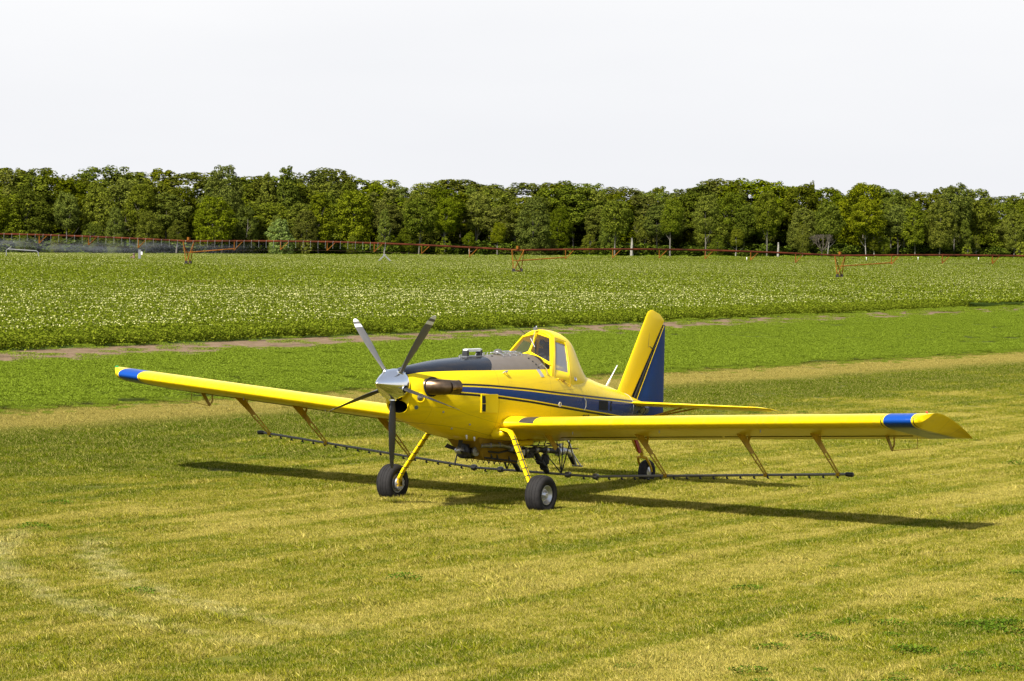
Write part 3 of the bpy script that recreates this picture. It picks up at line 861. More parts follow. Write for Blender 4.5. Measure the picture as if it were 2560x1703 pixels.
# undergrowth along the wood floor: one mass of brush, canopy shade put into its leaf colour
um = [leaf_patch('brush', 350 + k, 6, 900, 3.2, .45, M['shadebrush'], stemmy=.05) for k in range(3)]
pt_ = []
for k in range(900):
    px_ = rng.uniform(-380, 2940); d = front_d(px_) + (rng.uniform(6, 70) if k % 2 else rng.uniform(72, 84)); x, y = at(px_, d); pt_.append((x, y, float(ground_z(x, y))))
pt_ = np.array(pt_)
scatter('undergrowth', 'shade-dark brush filling the floor of the wood between the trunks', 'undergrowth', pt_, rng.random(900) * 6.28, np.where(np.arange(900) % 2, .7 + .8 * rng.random(900), 2.0 + 1.2 * rng.random(900)), rng.integers(0, 3, 900), um)
# low weeds along the far edge of the field
em = [leaf_patch('verge', 370 + k, 5, 300, .9, .22, M['alfalfa'], stemmy=.1) for k in range(2)]
pt_ = []
for k in range(420):
    px_ = rng.uniform(-380, 2940); d = front_d(px_) - rng.uniform(2, 10); x, y = at(px_, d); pt_.append((x, y, float(ground_z(x, y))))
scatter('field_verge', 'strip of bright green weeds along the foot of the wood', 'weeds', np.array(pt_), rng.random(420) * 6.28, .4 + .6 * rng.random(420), rng.integers(0, 2, 420), em)

# ------------------------------------------------------------------ centre-pivot irrigation machine
M['rust'] = simple('rusty_pipe', (.070, .017, .006), .85, 0, var=.45, scale=.6, spec=.1)
M['rod'] = simple('dark_rod', (.05, .03, .02), .8, spec=.1)
M['rustorange'] = simple('rusty_yellow_steel', (.17, .062, .008), .8, 0, var=.3, scale=1.2, spec=.1)
M['galv'] = simple('galvanised_pipe', (.20, .20, .195), .6, .3)
TP = [(-390, 376), (467, 366), (1290, 355), (2095, 370), (2960, 388)]
TH = [3.8, 3.75, 3.5, 3.62, 3.7]
tw = []
for (px, d), h in zip(TP, TH):
    x, y = at(px, d); z = float(ground_z(x, y)); tw.append(np.array([x, y, z + h]))
piv = empty('irrigation_machine', (float(tw[2][0]), float(tw[2][1]), 0))
tag(piv, 'rusty centre-pivot irrigation machine on wheeled towers spanning the potato field', 'irrigation machine')
PO = np.array([tw[2][0], tw[2][1], 0])
dv = np.array([RH[0], RH[1], 0]); fv = np.array([FH[0], FH[1], 0])
for s in range(4):
    a, b = tw[s], tw[s + 1]
    arch = lambda t: a + (b - a) * t + np.array([0, 0, .42 * math.sin(PI * t)])
    mb = MB(); mb.tube([arch(t) - PO for t in np.linspace(0, 1, 25)], .13, 8)
    for t in np.linspace(1 / 7, 6 / 7, 6):   # flange collars
        p = arch(t) - PO; q = arch(t + .004) - PO; mb.tube([p, q], .16, 8)
    sp = mb.build('pipe_span', M['rust'], piv)
    low = []
    for k, t in enumerate(np.linspace(1 / 7, 6 / 7, 6)):
        p = arch(t) - PO; drop = (1.15 if k not in (0, 5) else 1.25)
        mb = MB()
        bt = p - np.array([0, 0, drop]); low.append(bt)
        dd = (b - a) / np.linalg.norm(b - a) * .8
        for sg in (-1, 1):
            mb.tube([p + fv * .05 * sg, bt + fv * .32 * sg], .05, 6)
            mb.tube([bt + fv * .32 * sg, p + dd * 1.5], .045, 6)
        mb.tube([bt - fv * .32, bt + fv * .32], .035, 6)
        mb.build('truss_strut', M['rustorange'], sp)
    mb = MB()
    chain = [a - PO - np.array([0, 0, .15])] + low + [b - PO - np.array([0, 0, .15])]
    for sg in (-1, 1):
        for p, q in zip(chain, chain[1:]): mb.tube([p + fv * .3 * sg, q + fv * .3 * sg], .009, 5)
    mb.build('truss_rod', M['rod'], sp)
    if s in (0, 1):
        for k in range(44):
            t = (k + .7) / 44
            if s == 1 and t > .62: break
            p = arch(t) - PO; mb = MB()
            mb.tube([p, p + np.array([.08, 0, .12]), p + np.array([.16, 0, 0]), p + np.array([.16, 0, -.80])], .014, 5)
            mb.lathe([(0, .015), (.03, .04), (.08, .05), (.12, .01)], p + np.array([.16, 0, -.88]), (0, 0, 1), 8)
            mb.build('sprinkler_drop', M['galv'], sp)
for ti in (1, 2, 3):
    T = tw[ti] - PO; z0 = float(ground_z(tw[ti][0], tw[ti][1]))
    ax = unit(fv + dv * .28 * (1 if ti != 1 else .1))
    mb = MB()
    dn = unit((tw[ti + 1] - tw[ti - 1]))
    f1 = np.array([T[0], T[1], z0 + .75]) - ax * 1.9; f2 = np.array([T[0], T[1], z0 + .75]) + ax * 1.9
    for sg in (-1, 1):
        top = T + dn * .8 * sg
        mb.tube([top, f1], .06, 6); mb.tube([top, f2], .06, 6)
        m1 = (top + f1) / 2; m2 = (top + f2) / 2
        mb.tube([m1, m2], .04, 6)
    mb.tube([(T + dn * .8 + f1) / 2, (T - dn * .8 + f1) / 2], .04, 6)
    mb.tube([T + dn * .8, T - dn * .8], .07, 6)
    mb.tube([f1, f2], .09, 8)
    # long brace up to the first truss strut of the next span
    nb = tw[ti] + (tw[ti + 1] - tw[ti]) / 7 - PO - np.array([0, 0, .85])
    mb.tube([(T + dn * .8 + f1) / 2, nb], .075, 6)
    tower = mb.build('tower', M['rustorange'], piv)
    mb = MB(); mb.box(T + np.array([0, 0, .35]), (.35, .3, .4)); mb.tube([T, T + np.array([0, 0, .5])], .06, 6); mb.build('control_box', M['rustorange'], tower)
    for f in (f1, f2):
        mb = MB(); c = np.array([f[0], f[1], z0 + .52])
        prof = [(-.16, .30), (-.18, .42), (-.14, .52), (0, .55), (.14, .52), (.18, .42), (.16, .30)]
        mb.lathe(prof, c, dv, 20); mb.lathe([(-.08, .02), (-.1, .3), (.1, .3), (.08, .02)], c, dv, 16)
        for k in range(12):
            an = k / 12 * 2 * PI; u = ax * math.cos(an) + np.array([0, 0, math.sin(an)]); mb.box(c + u * .54, (.34, .05, .06), (dv, np.cross(u, dv), u))
        mb.build('wheel', M['rubber'], tower)

# spray drifting below the left spans
def mat_mist():
    mt = bpy.data.materials.new('sprinkler_mist'); N = NT(mt)
    P = N.n('ShaderNodeTexCoord').outputs['Object']
    nz = N.noise(N.mapv(P, (.07, .2, .6)), 1.0, 4)
    v = N.n('ShaderNodeVolumePrincipled')
    v.inputs['Color'].default_value = (.93, .95, 1, 1)
    sp = N.n('ShaderNodeSeparateXYZ'); N.set(sp.inputs[0], P)
    ed = N.m('SUBTRACT', 1, N.sstep(N.m('ABSOLUTE', N.m('ADD', sp.outputs[0], 26)), 10, 62))
    ed = N.m('MULTIPLY', ed, N.m('MULTIPLY', N.sstep(sp.outputs[2], -2.0, -.4), N.m('SUBTRACT', 1, N.sstep(sp.outputs[2], .3, 1.9))))
    N.set(v.inputs['Density'], N.m('MULTIPLY', N.m('MULTIPLY', N.sstep(nz, .38, .74), .05), ed))
    v.inputs['Anisotropy'].default_value = .3
    N.t.links.new(v.outputs[0], N.out.inputs[1])
    return mt
mb = MB(); mb.box((0, 0, 0), (190, 9, 4.0))
x, y = at(330, 600)
ms = mb.build('sprinkler_mist', mat_mist(), loc=(x, y, float(ground_z(x, y)) + 2.3)); ms.rotation_euler = (0, 0, math.atan2(RH[1], RH[0]))
tag(ms, 'pale drifting spray hanging below the left irrigation spans', 'spray', kind='stuff')

# small things standing in the field
def place(o, px, d, label, cat):
    x, y = at(px, d); o.location = (x, y, float(ground_z(x, y))); o.rotation_euler = (0, 0, math.atan2(RH[1], RH[0])); return tag(o, label, cat)
o = empty('irrigation_valve'); place(o, 331, 430, 'rusty brown valve standpipe beside a grey post in the potato field', 'valve')
mb = MB(); mb.lathe([(-.3, .16), (.75, .16), (.78, .22), (.86, .22), (.9, .14), (1.3, .13), (1.38, .2), (1.46, .2), (1.5, .1)], (0, 0, 0), (0, 0, 1), 16, cap=True); mb.build('standpipe', simple('brown_iron', (.17, .10, .07), .8), o)
mb = MB(); mb.tube([(0, 0, 1.0), (-.45, 0, .95), (-.6, 0, .6), (-.62, 0, .0)], .10, 10); mb.build('outlet_pipe', simple('brown_iron_outlet', (.14, .085, .06), .8), o)
mb = MB(); mb.lathe([(0, .02), (.02, .2), (.05, .2), (.07, .02)], (0, 0, 1.52), (0, 0, 1), 14); mb.build('handwheel', M['steel'], o)
o = empty('control_post'); place(o, 345, 432, 'grey control post with a small white box left of the left irrigation tower', 'post')
mb = MB(); mb.box((0, 0, .95), (.38, .3, 2.3)); mb.box((0, 0, 2.12), (.44, .36, .05)); mb.build('post', M['steel'], o)
mb = MB(); mb.box((.34, 0, 1.55), (.24, .2, .5)); mb.box((.34, -.11, 1.55), (.16, .02, .38)); mb.build('meter_box', M['white'], o)
mb = MB(); mb.tube([(-2.6, 0, -.2), (-2.6, 0, 1.55), (-2.4, 0, 1.75), (2.3, 0, 1.55), (2.6, 0, 1.3), (2.75, 0, -.2)], .09, 10); mb.tube([(-2.4, 0, 1.75), (-1.9, .2, 2.1)], .06, 8)
o = mb.build('pipe_frame', M['galv']); place(o, 52, 440, 'grey arched pipe frame under the leftmost irrigation span', 'pipe frame')
mb = MB(); mb.bar((-1.7, 0, 0), (0, 0, 1.75), .3, .22); mb.bar((1.9, 0, 0), (0, 0, 1.75), .3, .22); mb.box((0, 0, 1.75), (.5, .4, .3))
o = mb.build('culvert_frame', M['galv']); place(o, 957, 480, 'small grey A-shaped frame at the field edge left of the middle tower', 'frame')
for px_, d, lb in ((2161, 640, 'small white marker stake close to the right of the right irrigation tower'), (2441, 660, 'white marker stake at the far field edge near the right border'), (2290, 655, 'white marker stake midway between the right irrigation tower and the right border'), (1862, 610, 'white rod stake left of the thin white dead stem')):
    mb = MB(); mb.tube([(0, 0, -.2), (0, 0, 1.35)], .04, 8); mb.box((0, 0, 1.22), (.20, .05, .28)); mb.lathe([(0, .04), (.04, .0)], (0, 0, 1.35), (0, 0, 1), 8)
    place(mb.build('marker_stake', M['white']), px_, d, lb, 'stake')

# ------------------------------------------------------------------ the aircraft (nose towards +x, left wing +y)
AC = empty('crop_duster', (0, 0, 0))
tag(AC, 'bright yellow crop-spraying aeroplane with blue stripe and five-blade propeller parked on the mown grass', 'aeroplane')
ST = [(2.05,2.415,1.655,.265,2.12,2.0,2.4),(1.98,2.435,1.60,.315,2.10,2.0,2.3),(1.85,2.455,1.54,.365,2.08,2.0,2.2),(1.6,2.48,1.46,.45,2.03,2.1,2.2),
(1.3,2.505,1.37,.52,2.0,2.2,2.3),(1.0,2.53,1.28,.57,1.98,2.3,2.4),(.5,2.558,1.18,.615,1.95,2.4,2.5),(0,2.57,1.11,.635,1.92,2.4,2.6),(-.7,2.59,1.04,.64,1.88,2.4,2.7),
(-1.4,2.605,1.0,.64,1.85,2.4,2.7),(-1.9,2.58,.985,.63,1.82,2.3,2.7),(-2.4,2.44,.99,.60,1.78,2.2,2.6),(-3.0,2.30,1.03,.54,1.72,2.1,2.5),(-3.5,2.175,1.07,.48,1.68,2.1,2.5),
(-4.1,2.02,1.12,.41,1.62,2.0,2.4),(-4.66,1.90,1.17,.34,1.57,2.0,2.3),(-5.07,1.80,1.20,.28,1.53,2.0,2.2),(-5.65,1.64,1.25,.19,1.46,2.0,2.1),(-6.1,1.52,1.32,.08,1.43,2.0,2.0)]
SX = np.array([s[0] for s in ST])[::-1]
def fsec(x):
    v = [float(np.interp(x, SX, np.array([s[i] for s in ST])[::-1])) for i in range(1, 7)]
    return v
def smooth_sec(x):
    k = [(-.12, .25), (0, .5), (.12, .25)]
    if x > 1.75: return fsec(x)
    return [sum(w * fsec(x + d)[i] for d, w in k) for i in range(6)]
def fring(x, n=56):
    top, bot, hw, zm, nt, nb = smooth_sec(x)
    out = []
    for k in range(n):
        a = 2 * PI * k / n; c, s_ = math.cos(a), math.sin(a)
        e = 2 / nt if s_ >= 0 else 2 / nb
        yy = hw * math.copysign(abs(c) ** e, c)
        z = zm + (top - zm) * abs(s_) ** e if s_ >= 0 else zm - (zm - bot) * abs(s_) ** e
        out.append((x, yy, z))
    return out
def fsurf(x, z, off=0.0):
    """point on the left fuselage skin at height z (y > 0), pushed out by off"""
    top, bot, hw, zm, nt, nb = smooth_sec(x)
    if z >= zm: y = hw * max(0, 1 - (max(0, z - zm) / (top - zm)) ** nt) ** (1 / nt)
    else: y = hw * max(0, 1 - ((zm - z) / (zm - bot)) ** nb) ** (1 / nb)
    return np.array([x, y + off, z])
xs = list(np.concatenate([[2.05, 2.03, 1.98, 1.92, 1.85, 1.75, 1.6], np.linspace(1.45, -6.1, 62)]))
mb = MB(); mb.loft([fring(x) for x in xs], cap=False)
# nose face pierced by the chin intake
n = 56; outer = fring(2.05); ic = (2.06, 0, 1.835)
lip = [(2.075, (.215) * math.cos(2 * PI * k / n), 1.795 + .122 * math.sin(2 * PI * k / n)) for k in range(n)]
lip2 = [(2.05, (.190) * math.cos(2 * PI * k / n), 1.795 + .104 * math.sin(2 * PI * k / n)) for k in range(n)]
mb.loft([outer, lip, lip2], cap=False)
mb.add([fring(-6.1)[k] for k in range(56)], [tuple(range(56))])
fus = mb.build('fuselage', M['livery'], AC, smooth=50)
mb = MB(); mb.loft([[(xx, s * .190 * math.cos(2 * PI * k / n), 1.795 + s * .104 * math.sin(2 * PI * k / n)) for k in range(n)] for xx, s in ((2.049, 1.0), (1.9, .95), (1.6, .9))], cap=False)
mb.add([(1.62, .17 * math.cos(2 * PI * k / n), 1.795 + .094 * math.sin(2 * PI * k / n)) for k in range(n)], [tuple(range(n))])
mb.build('air_intake', M['grille'], fus)

def on_skin(x, z): return fsurf(x, z)
def skin_normal(x, z):
    a = fsurf(x + .02, z) - fsurf(x - .02, z); b = fsurf(x, z + .015) - fsurf(x, z - .015)
    nn = np.cross(b, a); nn /= np.linalg.norm(nn)
    return nn if nn[1] > 0 else -nn
def skin_patch(pts, off, mat, name, parent, mirror=False):
    """thin plate following the skin; pts = outline in (x, z)"""
    sg = -1 if mirror else 1
    P = [fsurf(x, z) + skin_normal(x, z) * off for x, z in pts]
    nrm = skin_normal(*np.mean(np.array(pts), 0)) * -max(.006, off * 1.2)
    P = [np.array((p[0], p[1] * sg, p[2])) for p in P]; nrm = nrm * np.array([1, sg, 1])
    mb = MB(); mb.prism(P, nrm); return mb.build(name, mat, parent, smooth=0)

# landing lamp and oil door at the nose side
c = fsurf(1.90, 1.955); nn = skin_normal(1.90, 1.955)
nn = unit(nn + np.array([.5, 0, 0]))
mb = MB(); mb.lathe([(-.04, .085), (.012, .085), (.02, .075), (.0, .062)], c, nn, 28); lp = mb.build('lamp_ring', M['yellow'], fus)
mb = MB(); mb.lathe([(.0, .062), (.022, .05), (.034, .028), (.038, .0005)], c, nn, 24); mb.build('lamp_lens', M['lens'], lp)
c = fsurf(1.93, 1.79); nn = unit(skin_normal(1.93, 1.79) + np.array([.4, 0, 0]))
mb = MB(); mb.lathe([(-.03, .034), (.012, .034), (.018, .026), (.018, .0005)], c, nn, 20); mb.build('inspection_plug', simple('greenish_plastic', (.10, .14, .12), .5), fus)
for x_, z_ in ((1.38, 1.70), (.65, 1.46), (1.0, 1.40)):
    c = fsurf(x_, z_); nn = skin_normal(x_, z_); mb = MB(); mb.lathe([(-.01, .018), (.014, .018), (.018, .0005)], c, nn, 12); mb.build('fastener', M['castalu'], fus)
for s in (-1, 1):   # exhaust stacks, curved outwards and aft
    mb = MB()
    P = [np.array([1.75, .30, 2.13]), np.array([1.72, .42, 2.13]), np.array([1.66, .56, 2.13]), np.array([1.56, .655, 2.13]), np.array([1.46, .69, 2.128]), np.array([1.32, .70, 2.125])]
    rr = [.135, .135, .13, .125, .118, .115]
    rings = []
    for i, p in enumerate(P):
        t = P[min(i + 1, 5)] - P[max(i - 1, 0)]; t /= np.linalg.norm(t)
        w = np.cross(t, (0, 0, 1)); w /= np.linalg.norm(w)
        rings.append([(p + w * rr[i] * .78 * math.cos(a) + np.array([0, 0, 1]) * rr[i] * math.sin(a)) * np.array([1, s, 1]) for a in np.linspace(0, 2 * PI, 25)[:-1]])
    last = rings[-1]; cen = np.mean(np.array(last), 0)
    rings.append([cen + (q - cen) * 1.04 + np.array([-.012, 0, 0]) for q in last]); rings.append([cen + (q - cen) * .93 + np.array([-.012, 0, 0]) for q in last])
    rings.append([cen + (q - cen) * .88 + np.array([.25, 0, 0]) for q in last])
    mb.loft(rings, cap=False); mb.build('exhaust_stack', M['bronze'], AC, smooth=60)
    mb = MB(); c0 = fsurf(1.68, 2.13) * np.array([1, s, 1])
    ring = lambda rad, off: [c0 + np.array([rad * 1.05 * math.cos(a), (off - abs(rad * math.cos(a)) * 0) * s - s * .22 * rad * math.cos(a) * 1.0, rad * math.sin(a)]) for a in np.linspace(0, 2 * PI, 29)[:-1]]
    mb.loft([ring(.168, .004), ring(.166, .018), ring(.10, .018)], cap=False); mb.build('exhaust_shroud', M['grille'], fus)

# propeller
HX, HZ, TH_ = 2.209, 2.163, R(4.775)
pX = np.array([math.cos(TH_), 0, math.sin(TH_)]); pU = np.array([-math.sin(TH_), 0, math.cos(TH_)]); pY = np.array([0, 1., 0])
hub = np.array([HX, 0, HZ])
mb = MB()
prof = [(-.13, .255), (-.10, .265), (-.02, .268), (.05, .255), (.12, .232), (.20, .193), (.28, .146), (.35, .102), (.41, .062), (.45, .033), (.468, .014), (.472, .0005)]
mb.lathe([(-.13, .20)] + prof, hub, pX, 56)
spn = mb.build('spinner', M['chrome'], AC, smooth=60)
for k in range(5):
    a = R(180 + 72 * k - 3.73)
    ax = math.cos(a) * pU + math.sin(a) * pY
    tg = np.cross(pX, ax)                        # in-disc tangent
    mb = MB(); rings = []
    #        r    chord thick beta
    tab = [(.17, .085, .080, 95), (.24, .085, .075, 95), (.30, .10, .058, 98), (.40, .135, .040, 98), (.52, .170, .030, 95), (.68, .20, .023, 91), (.86, .212, .018, 87),
           (1.04, .205, .014, 83.5), (1.20, .182, .011, 81), (1.30, .150, .009, 79.5), (1.355, .110, .007, 79), (1.38, .070, .005, 79), (1.389, .03, .004, 79)]
    for r_, ch, th, be in tab:
        b = R(be); cd_ = math.cos(b) * tg + math.sin(b) * pX; nd = np.cross(ax, cd_)
        cen = hub + ax * r_ + cd_ * (.0 if r_ < 1.2 else -.02 * ((r_ - 1.2) / .19) ** 2)
        ring = []
        for q in range(20):
            u = 2 * PI * q / 20
            yy = math.cos(u) * .5 * ch; zz = math.sin(u) * .5 * th * (1 if r_ < .27 else (1.1 - .25 * math.cos(u)))
            ring.append(cen + cd_ * yy + nd * zz)
        rings.append(ring)
    mb.loft(rings)
    for fi in range(len(mb.f) - 2): mb.m[fi] = 0 if (fi % 20) < 10 else 1
    mb.build('propeller_blade', [M['bladep'], M['black']], AC, smooth=60)
    # blade cut-out ring on the spinner
    mb = MB(); mb.lathe([(.235, .072), (.268, .070), (.268, .058), (.235, .05)], hub, ax, 20); mb.lathe([(.2655, .0595), (.2655, .0005)], hub, ax, 20, mi=1)
    mb.build('blade_collar', [M['chrome'], M['grille']], spn, smooth=40)

# cooling outlet box on the left side
ob = [(.50, 1.97), (.02, 1.955), (.0, 1.64), (.47, 1.66)]
op = skin_patch(ob, .020, M['yellow'], 'cooling_outlet', fus)
skin_patch([(.475, 1.945), (.395, 1.94), (.375, 1.815), (.457, 1.818)], .024, M['grille'], 'outlet_slot', op)
skin_patch([(.457, 1.802), (.375, 1.80), (.358, 1.675), (.440, 1.678)], .024, M['grille'], 'outlet_slot', op)
# dark slip-resistant patch, step cleats, handles beside the cockpit
skin_patch([(-1.36, 2.335), (-1.47, 2.335), (-1.54, 2.205), (-1.43, 2.205)], .006, M['greyint'], 'hand_pad', fus)
for x_, z_ in ((-.28, 2.31),):
    c = fsurf(x_, z_); nn = skin_normal(x_, z_); mb = MB(); mb.tube([c, c + nn * .04, c + nn * .045 + np.array([-.07, 0, .01])], .013, 8); mb.tube([c + np.array([-.08, 0, 0]), c + np.array([-.08, 0, 0]) + nn * .035], .012, 8); mb.build('cleat', M['castalu'], fus)
c = fsurf(-1.60, 2.34); mb = MB(); mb.tube([fsurf(-1.56, 2.40), fsurf(-1.56, 2.40) + np.array([0, .04, .03]), fsurf(-1.63, 2.32) + np.array([0, .05, .02]), fsurf(-1.66, 2.24)], .009, 7); mb.build('grab_handle', M['castalu'], fus)

# equipment on top of the hopper: camera-like white bar on two black brackets, lid lamp, wire rack
top = lambda x: smooth_sec(x)[0]
mb = MB(); mb.box((-.135, 0, 2.682), (.46, .09, .042)); mb.box((-.135, 0, 2.706), (.42, .06, .008)); hb = mb.build('top_bar', M['white'], AC)
for xx in (.075, -.345):
    mb = MB(); mb.prism([(xx - .034, -.05, top(xx) - .02), (xx + .034, -.05, top(xx) - .02), (xx + .036, -.05, 2.65), (xx + .020, -.05, 2.682), (xx - .025, -.05, 2.682), (xx - .034, -.05, 2.62)], (0, .10, 0)); mb.build('bar_bracket', M['black'], hb)
mb = MB(); mb.box((-.11, 0, 2.578), (.56, .18, .02)); mb.build('base_plate', M['steel'], hb)
mb = MB()
for xx in (.33, .30, -.38, -.42, -.52, -.16): mb.tube([(xx, .05, top(xx) - .01), (xx, .05, top(xx) + .045), (xx - .03, .05, top(xx) + .05)], .008, 6)
mb.build('latch', M['castalu'], hb)
mb = MB(); mb.lathe([(0, .085), (.03, .088), (.07, .078), (.10, .05), (.115, .0005)], (-.86, .05, top(-.86) - .015), (0, 0, 1), 22); dm = mb.build('hopper_vent_dome', M['lens'], AC)
mb = MB()
for yy in (-.02, .10, .22):
    mb.tube([(-.72, yy, 2.615 - .25 * max(0, yy) ** 2), (-.95, yy, 2.645 - .25 * max(0, yy) ** 2), (-1.34, yy, 2.640 - .25 * max(0, yy) ** 2)], .008, 6)
for xx in (-.74, -.95, -1.15, -1.33): mb.tube([(xx, -.04, 2.625), (xx, .10, 2.64), (xx, .24, 2.60), (xx, .25, 2.57)], .008, 6)
mb.build('hopper_lid_hinge', M['castalu'], AC)
mb = MB()
for xx in (-.06, -.5, -1.45): mb.lathe([(0, .02), (.03, .02), (.035, .0005)], (xx, .16, top(xx) - .03), (0, 0, 1), 10)
for t in range(4): mb.lathe([(-.01, .018), (.012, .016), (.012, .0005)], fsurf(-1.38 - .03 * t, 2.52 - .05 * t), skin_normal(-1.38 - .03 * t, 2.52 - .05 * t), 10)
mb.build('hopper_bolts', M['black'], AC)

# cockpit -----------------------------------------------------------------
Kf = [  # (low, mid, rail, top) front to back, left side
 ((-1.735, .585, 1.95), (-1.80, .565, 2.36), (-2.20, .295, 2.885), (-2.20, 0, 2.965)),
 ((-1.86, .585, 1.95), (-1.905, .562, 2.34), (-2.28, .305, 2.905), (-2.27, 0, 3.005)),
 ((-2.45, .555, 1.94), (-2.46, .545, 2.25), (-2.66, .305, 2.825), (-2.63, 0, 2.975)),
 ((-2.66, .53, 1.92), (-2.70, .515, 2.21), (-2.88, .285, 2.765), (-2.90, 0, 2.880)),
 ((-2.90, .49, 1.90), (-2.96, .47, 2.15), (-3.09, .255, 2.60), (-3.13, 0, 2.705)),
 ((-3.20, .43, 1.88), (-3.24, .40, 2.07), (-3.30, .210, 2.40), (-3.34, 0, 2.480)),
 ((-3.50, .38, 1.86), (-3.52, .33, 1.99), (-3.55, .150, 2.15), (-3.60, 0, 2.165))]
def bez(K, v):
    L, Mi, Rl, T = [np.array(k, float) for k in K]
    if v <= .40: t = v / .40; return L * (1 - t) + Mi * t
    if v <= .78: t = (v - .40) / .38; return Mi * (1 - t) + Rl * t + np.array([0, .012, .004]) * math.sin(PI * t)
    t = (v - .78) / .22
    ctrl = np.array([Rl[0] * .5 + T[0] * .5, Rl[1] * .55, T[2] + .005])
    return Rl * (1 - t) ** 2 + ctrl * 2 * t * (1 - t) + T * t * t
def cab(u, v):
    u = min(max(u, 0), len(Kf) - 1.0001); i = int(u); t = u - i
    def P(j): return bez(Kf[min(max(j, 0), len(Kf) - 1)], v)
    p0, p1, p2, p3 = P(i - 1), P(i), P(i + 1), P(i + 2)
    if i == 0: p0 = 2 * p1 - p2
    if i < 1: return p1 * (1 - t) + p2 * t
    return .5 * ((2 * p1) + (-p0 + p2) * t + (2 * p0 - 5 * p1 + 4 * p2 - p3) * t * t + (-p0 + 3 * p1 - 3 * p2 + p3) * t ** 3)
us = [0, .5, 1.0, 1.12, 1.4, 1.7, 1.92, 2.1, 2.4, 2.7, 3, 3.25, 3.5, 3.75, 4, 4.25, 4.5, 4.75, 5, 5.3, 5.6, 6]
vs_ = [0, .13, .26, .385, .45, .52, .59, .66, .72, .78, .82, .86, .90, .95, 1.0]
UW = (us.index(1.12), us.index(1.92)); VW = (vs_.index(.385), vs_.index(.72))
mb = MB(); nU, nV = len(us), len(vs_) * 2 - 1
grid = []
for u in us:
    row = [cab(u, v) for v in vs_]
    row = row + [p * np.array([1, -1, 1]) for p in reversed(row[:-1])]
    grid.append(row)
vv = [p for r_ in grid for p in r_]; ff = []
for i in range(nU - 1):
    for j in range(nV - 1):
        jj = j if j < len(vs_) - 1 else nV - 2 - j
        if UW[0] <= i < UW[1] and VW[0] <= jj < VW[1]: continue
        a = i * nV + j; ff.append((a, a + 1, a + nV + 1, a + nV))
mb.add(vv, ff)
cabo = mb.build('cockpit', M['yellow'], AC, smooth=42)
sm_ = cabo.modifiers.new('thickness', 'SOLIDIFY'); sm_.thickness = .03; sm_.offset = -1
for s in (1, -1):
    mb = MB(); g_ = [[cab(us[i], vs_[j]) * np.array([1, s, 1]) for j in range(VW[0], VW[1] + 1)] for i in range(UW[0], UW[1] + 1)]
    inn = [[p - np.array([0, .014 * s, .006]) for p in r_] for r_ in g_]
    nn_ = len(g_[0]); vv = [p for r_ in inn for p in r_]
    ff = [(i * nn_ + j, i * nn_ + j + 1, (i + 1) * nn_ + j + 1, (i + 1) * nn_ + j) for i in range(len(g_) - 1) for j in range(nn_ - 1)]
    mb.add(vv, ff); mb.build('door_window', M['doorglass'], cabo, smooth=80)
    # door outline and hinge hardware
    mb = MB()
    dl = [cab(1.02, v) * np.array([1, s, 1]) + np.array([0, .002 * s, 0]) for v in (0.02, .2, .4, .6, .76)]
    dr = [cab(2.02, v) * np.array([1, s, 1]) + np.array([0, .002 * s, 0]) for v in (0.02, .2, .4, .6, .76)]
    mb.tube(dl, .005, 5); mb.tube(dr, .005, 5); mb.tube([dl[0], dr[0]], .005, 5); mb.tube([dl[-1], dr[-1]], .005, 5)
    mb.build('door_seam', M['yellowbrown'], cabo)
    mb = MB(); p = cab(1.25, .22) * np.array([1, s, 1]); q = cab(1.95, .10) * np.array([1, s, 1])
    mb.tube([p + np.array([0, .03 * s, 0]), q + np.array([0, .03 * s, 0])], .006, 6); mb.tube([p, p + np.array([0, .045 * s, 0])], .016, 8); mb.tube([q, q + np.array([0, .04 * s, 0])], .014, 8)
    mb.box((p + q) / 2 + np.array([0, .02 * s, .035]), (.12, .012, .02)); mb.build('door_latch', M['oldyellow'], cabo)
    mb = MB(); mb.box(cab(1.55, .20) * np.array([1, s, 1]) + np.array([0, .008 * s, 0]), (.11, .012, .035), (unit(np.array([1, 0, .12])), (0, 1, 0), (0, 0, 1))); mb.build('door_decal', M['redbrown'], cabo)
    mb = MB(); c = cab(3.0, .30) * np.array([1, s, 1]); mb.lathe([(-.02, .05), (.008, .05), (.012, .042), (.004, .036), (.004, .0005)], c, (-.2, s, .35), 22); mb.build('fresh_air_vent', M['greyint'], cabo)
# windscreen: two flat panes
A_ = cab(0, .43); R_ = cab(0, .775)
A0 = np.array([-1.945, 0, 2.595]); T0 = np.array([-2.20, 0, 2.955])
for s in (1, -1):
    q = [np.array([p[0], p[1] * s, p[2]]) for p in (A_, A0, T0, R_)]
    cen = sum(q) / 4; nrm = np.cross(q[1] - q[0], q[3] - q[0]); nrm /= np.linalg.norm(nrm); nrm *= np.sign(nrm[0])
    def inset(q, d):
        out = []
        for i in range(4):
            p = q[i]; e1 = unit(q[(i + 1) % 4] - p); e0 = unit(q[i - 1] - p); sn = np.linalg.norm(np.cross(e1, e0))
            out.append(p + (e1 * d[(i - 1) % 4] + e0 * d[i]) / sn)
        return out
    # widths along edges: bottom, centre post, top, outer edge
    inn = inset(q, (.028, .017, .030, .022))
    mb = MB(); fr_ = []
    o_f = [p + nrm * .014 for p in q]; i_f = [p + nrm * .014 for p in inn]; i_b = [p - nrm * .02 for p in inn]; o_b = [p - nrm * .02 for p in q]
    mb.loft([o_b, o_f, i_f, i_b], cap=False, wrap=True)
    mb.build('windscreen_frame', M['yellow'], cabo, smooth=30)
    mb = MB(); mb.add([p - nrm * .004 for p in inn], [(0, 1, 2, 3)]); mb.build('windscreen_pane', M['glass'], cabo, smooth=0)
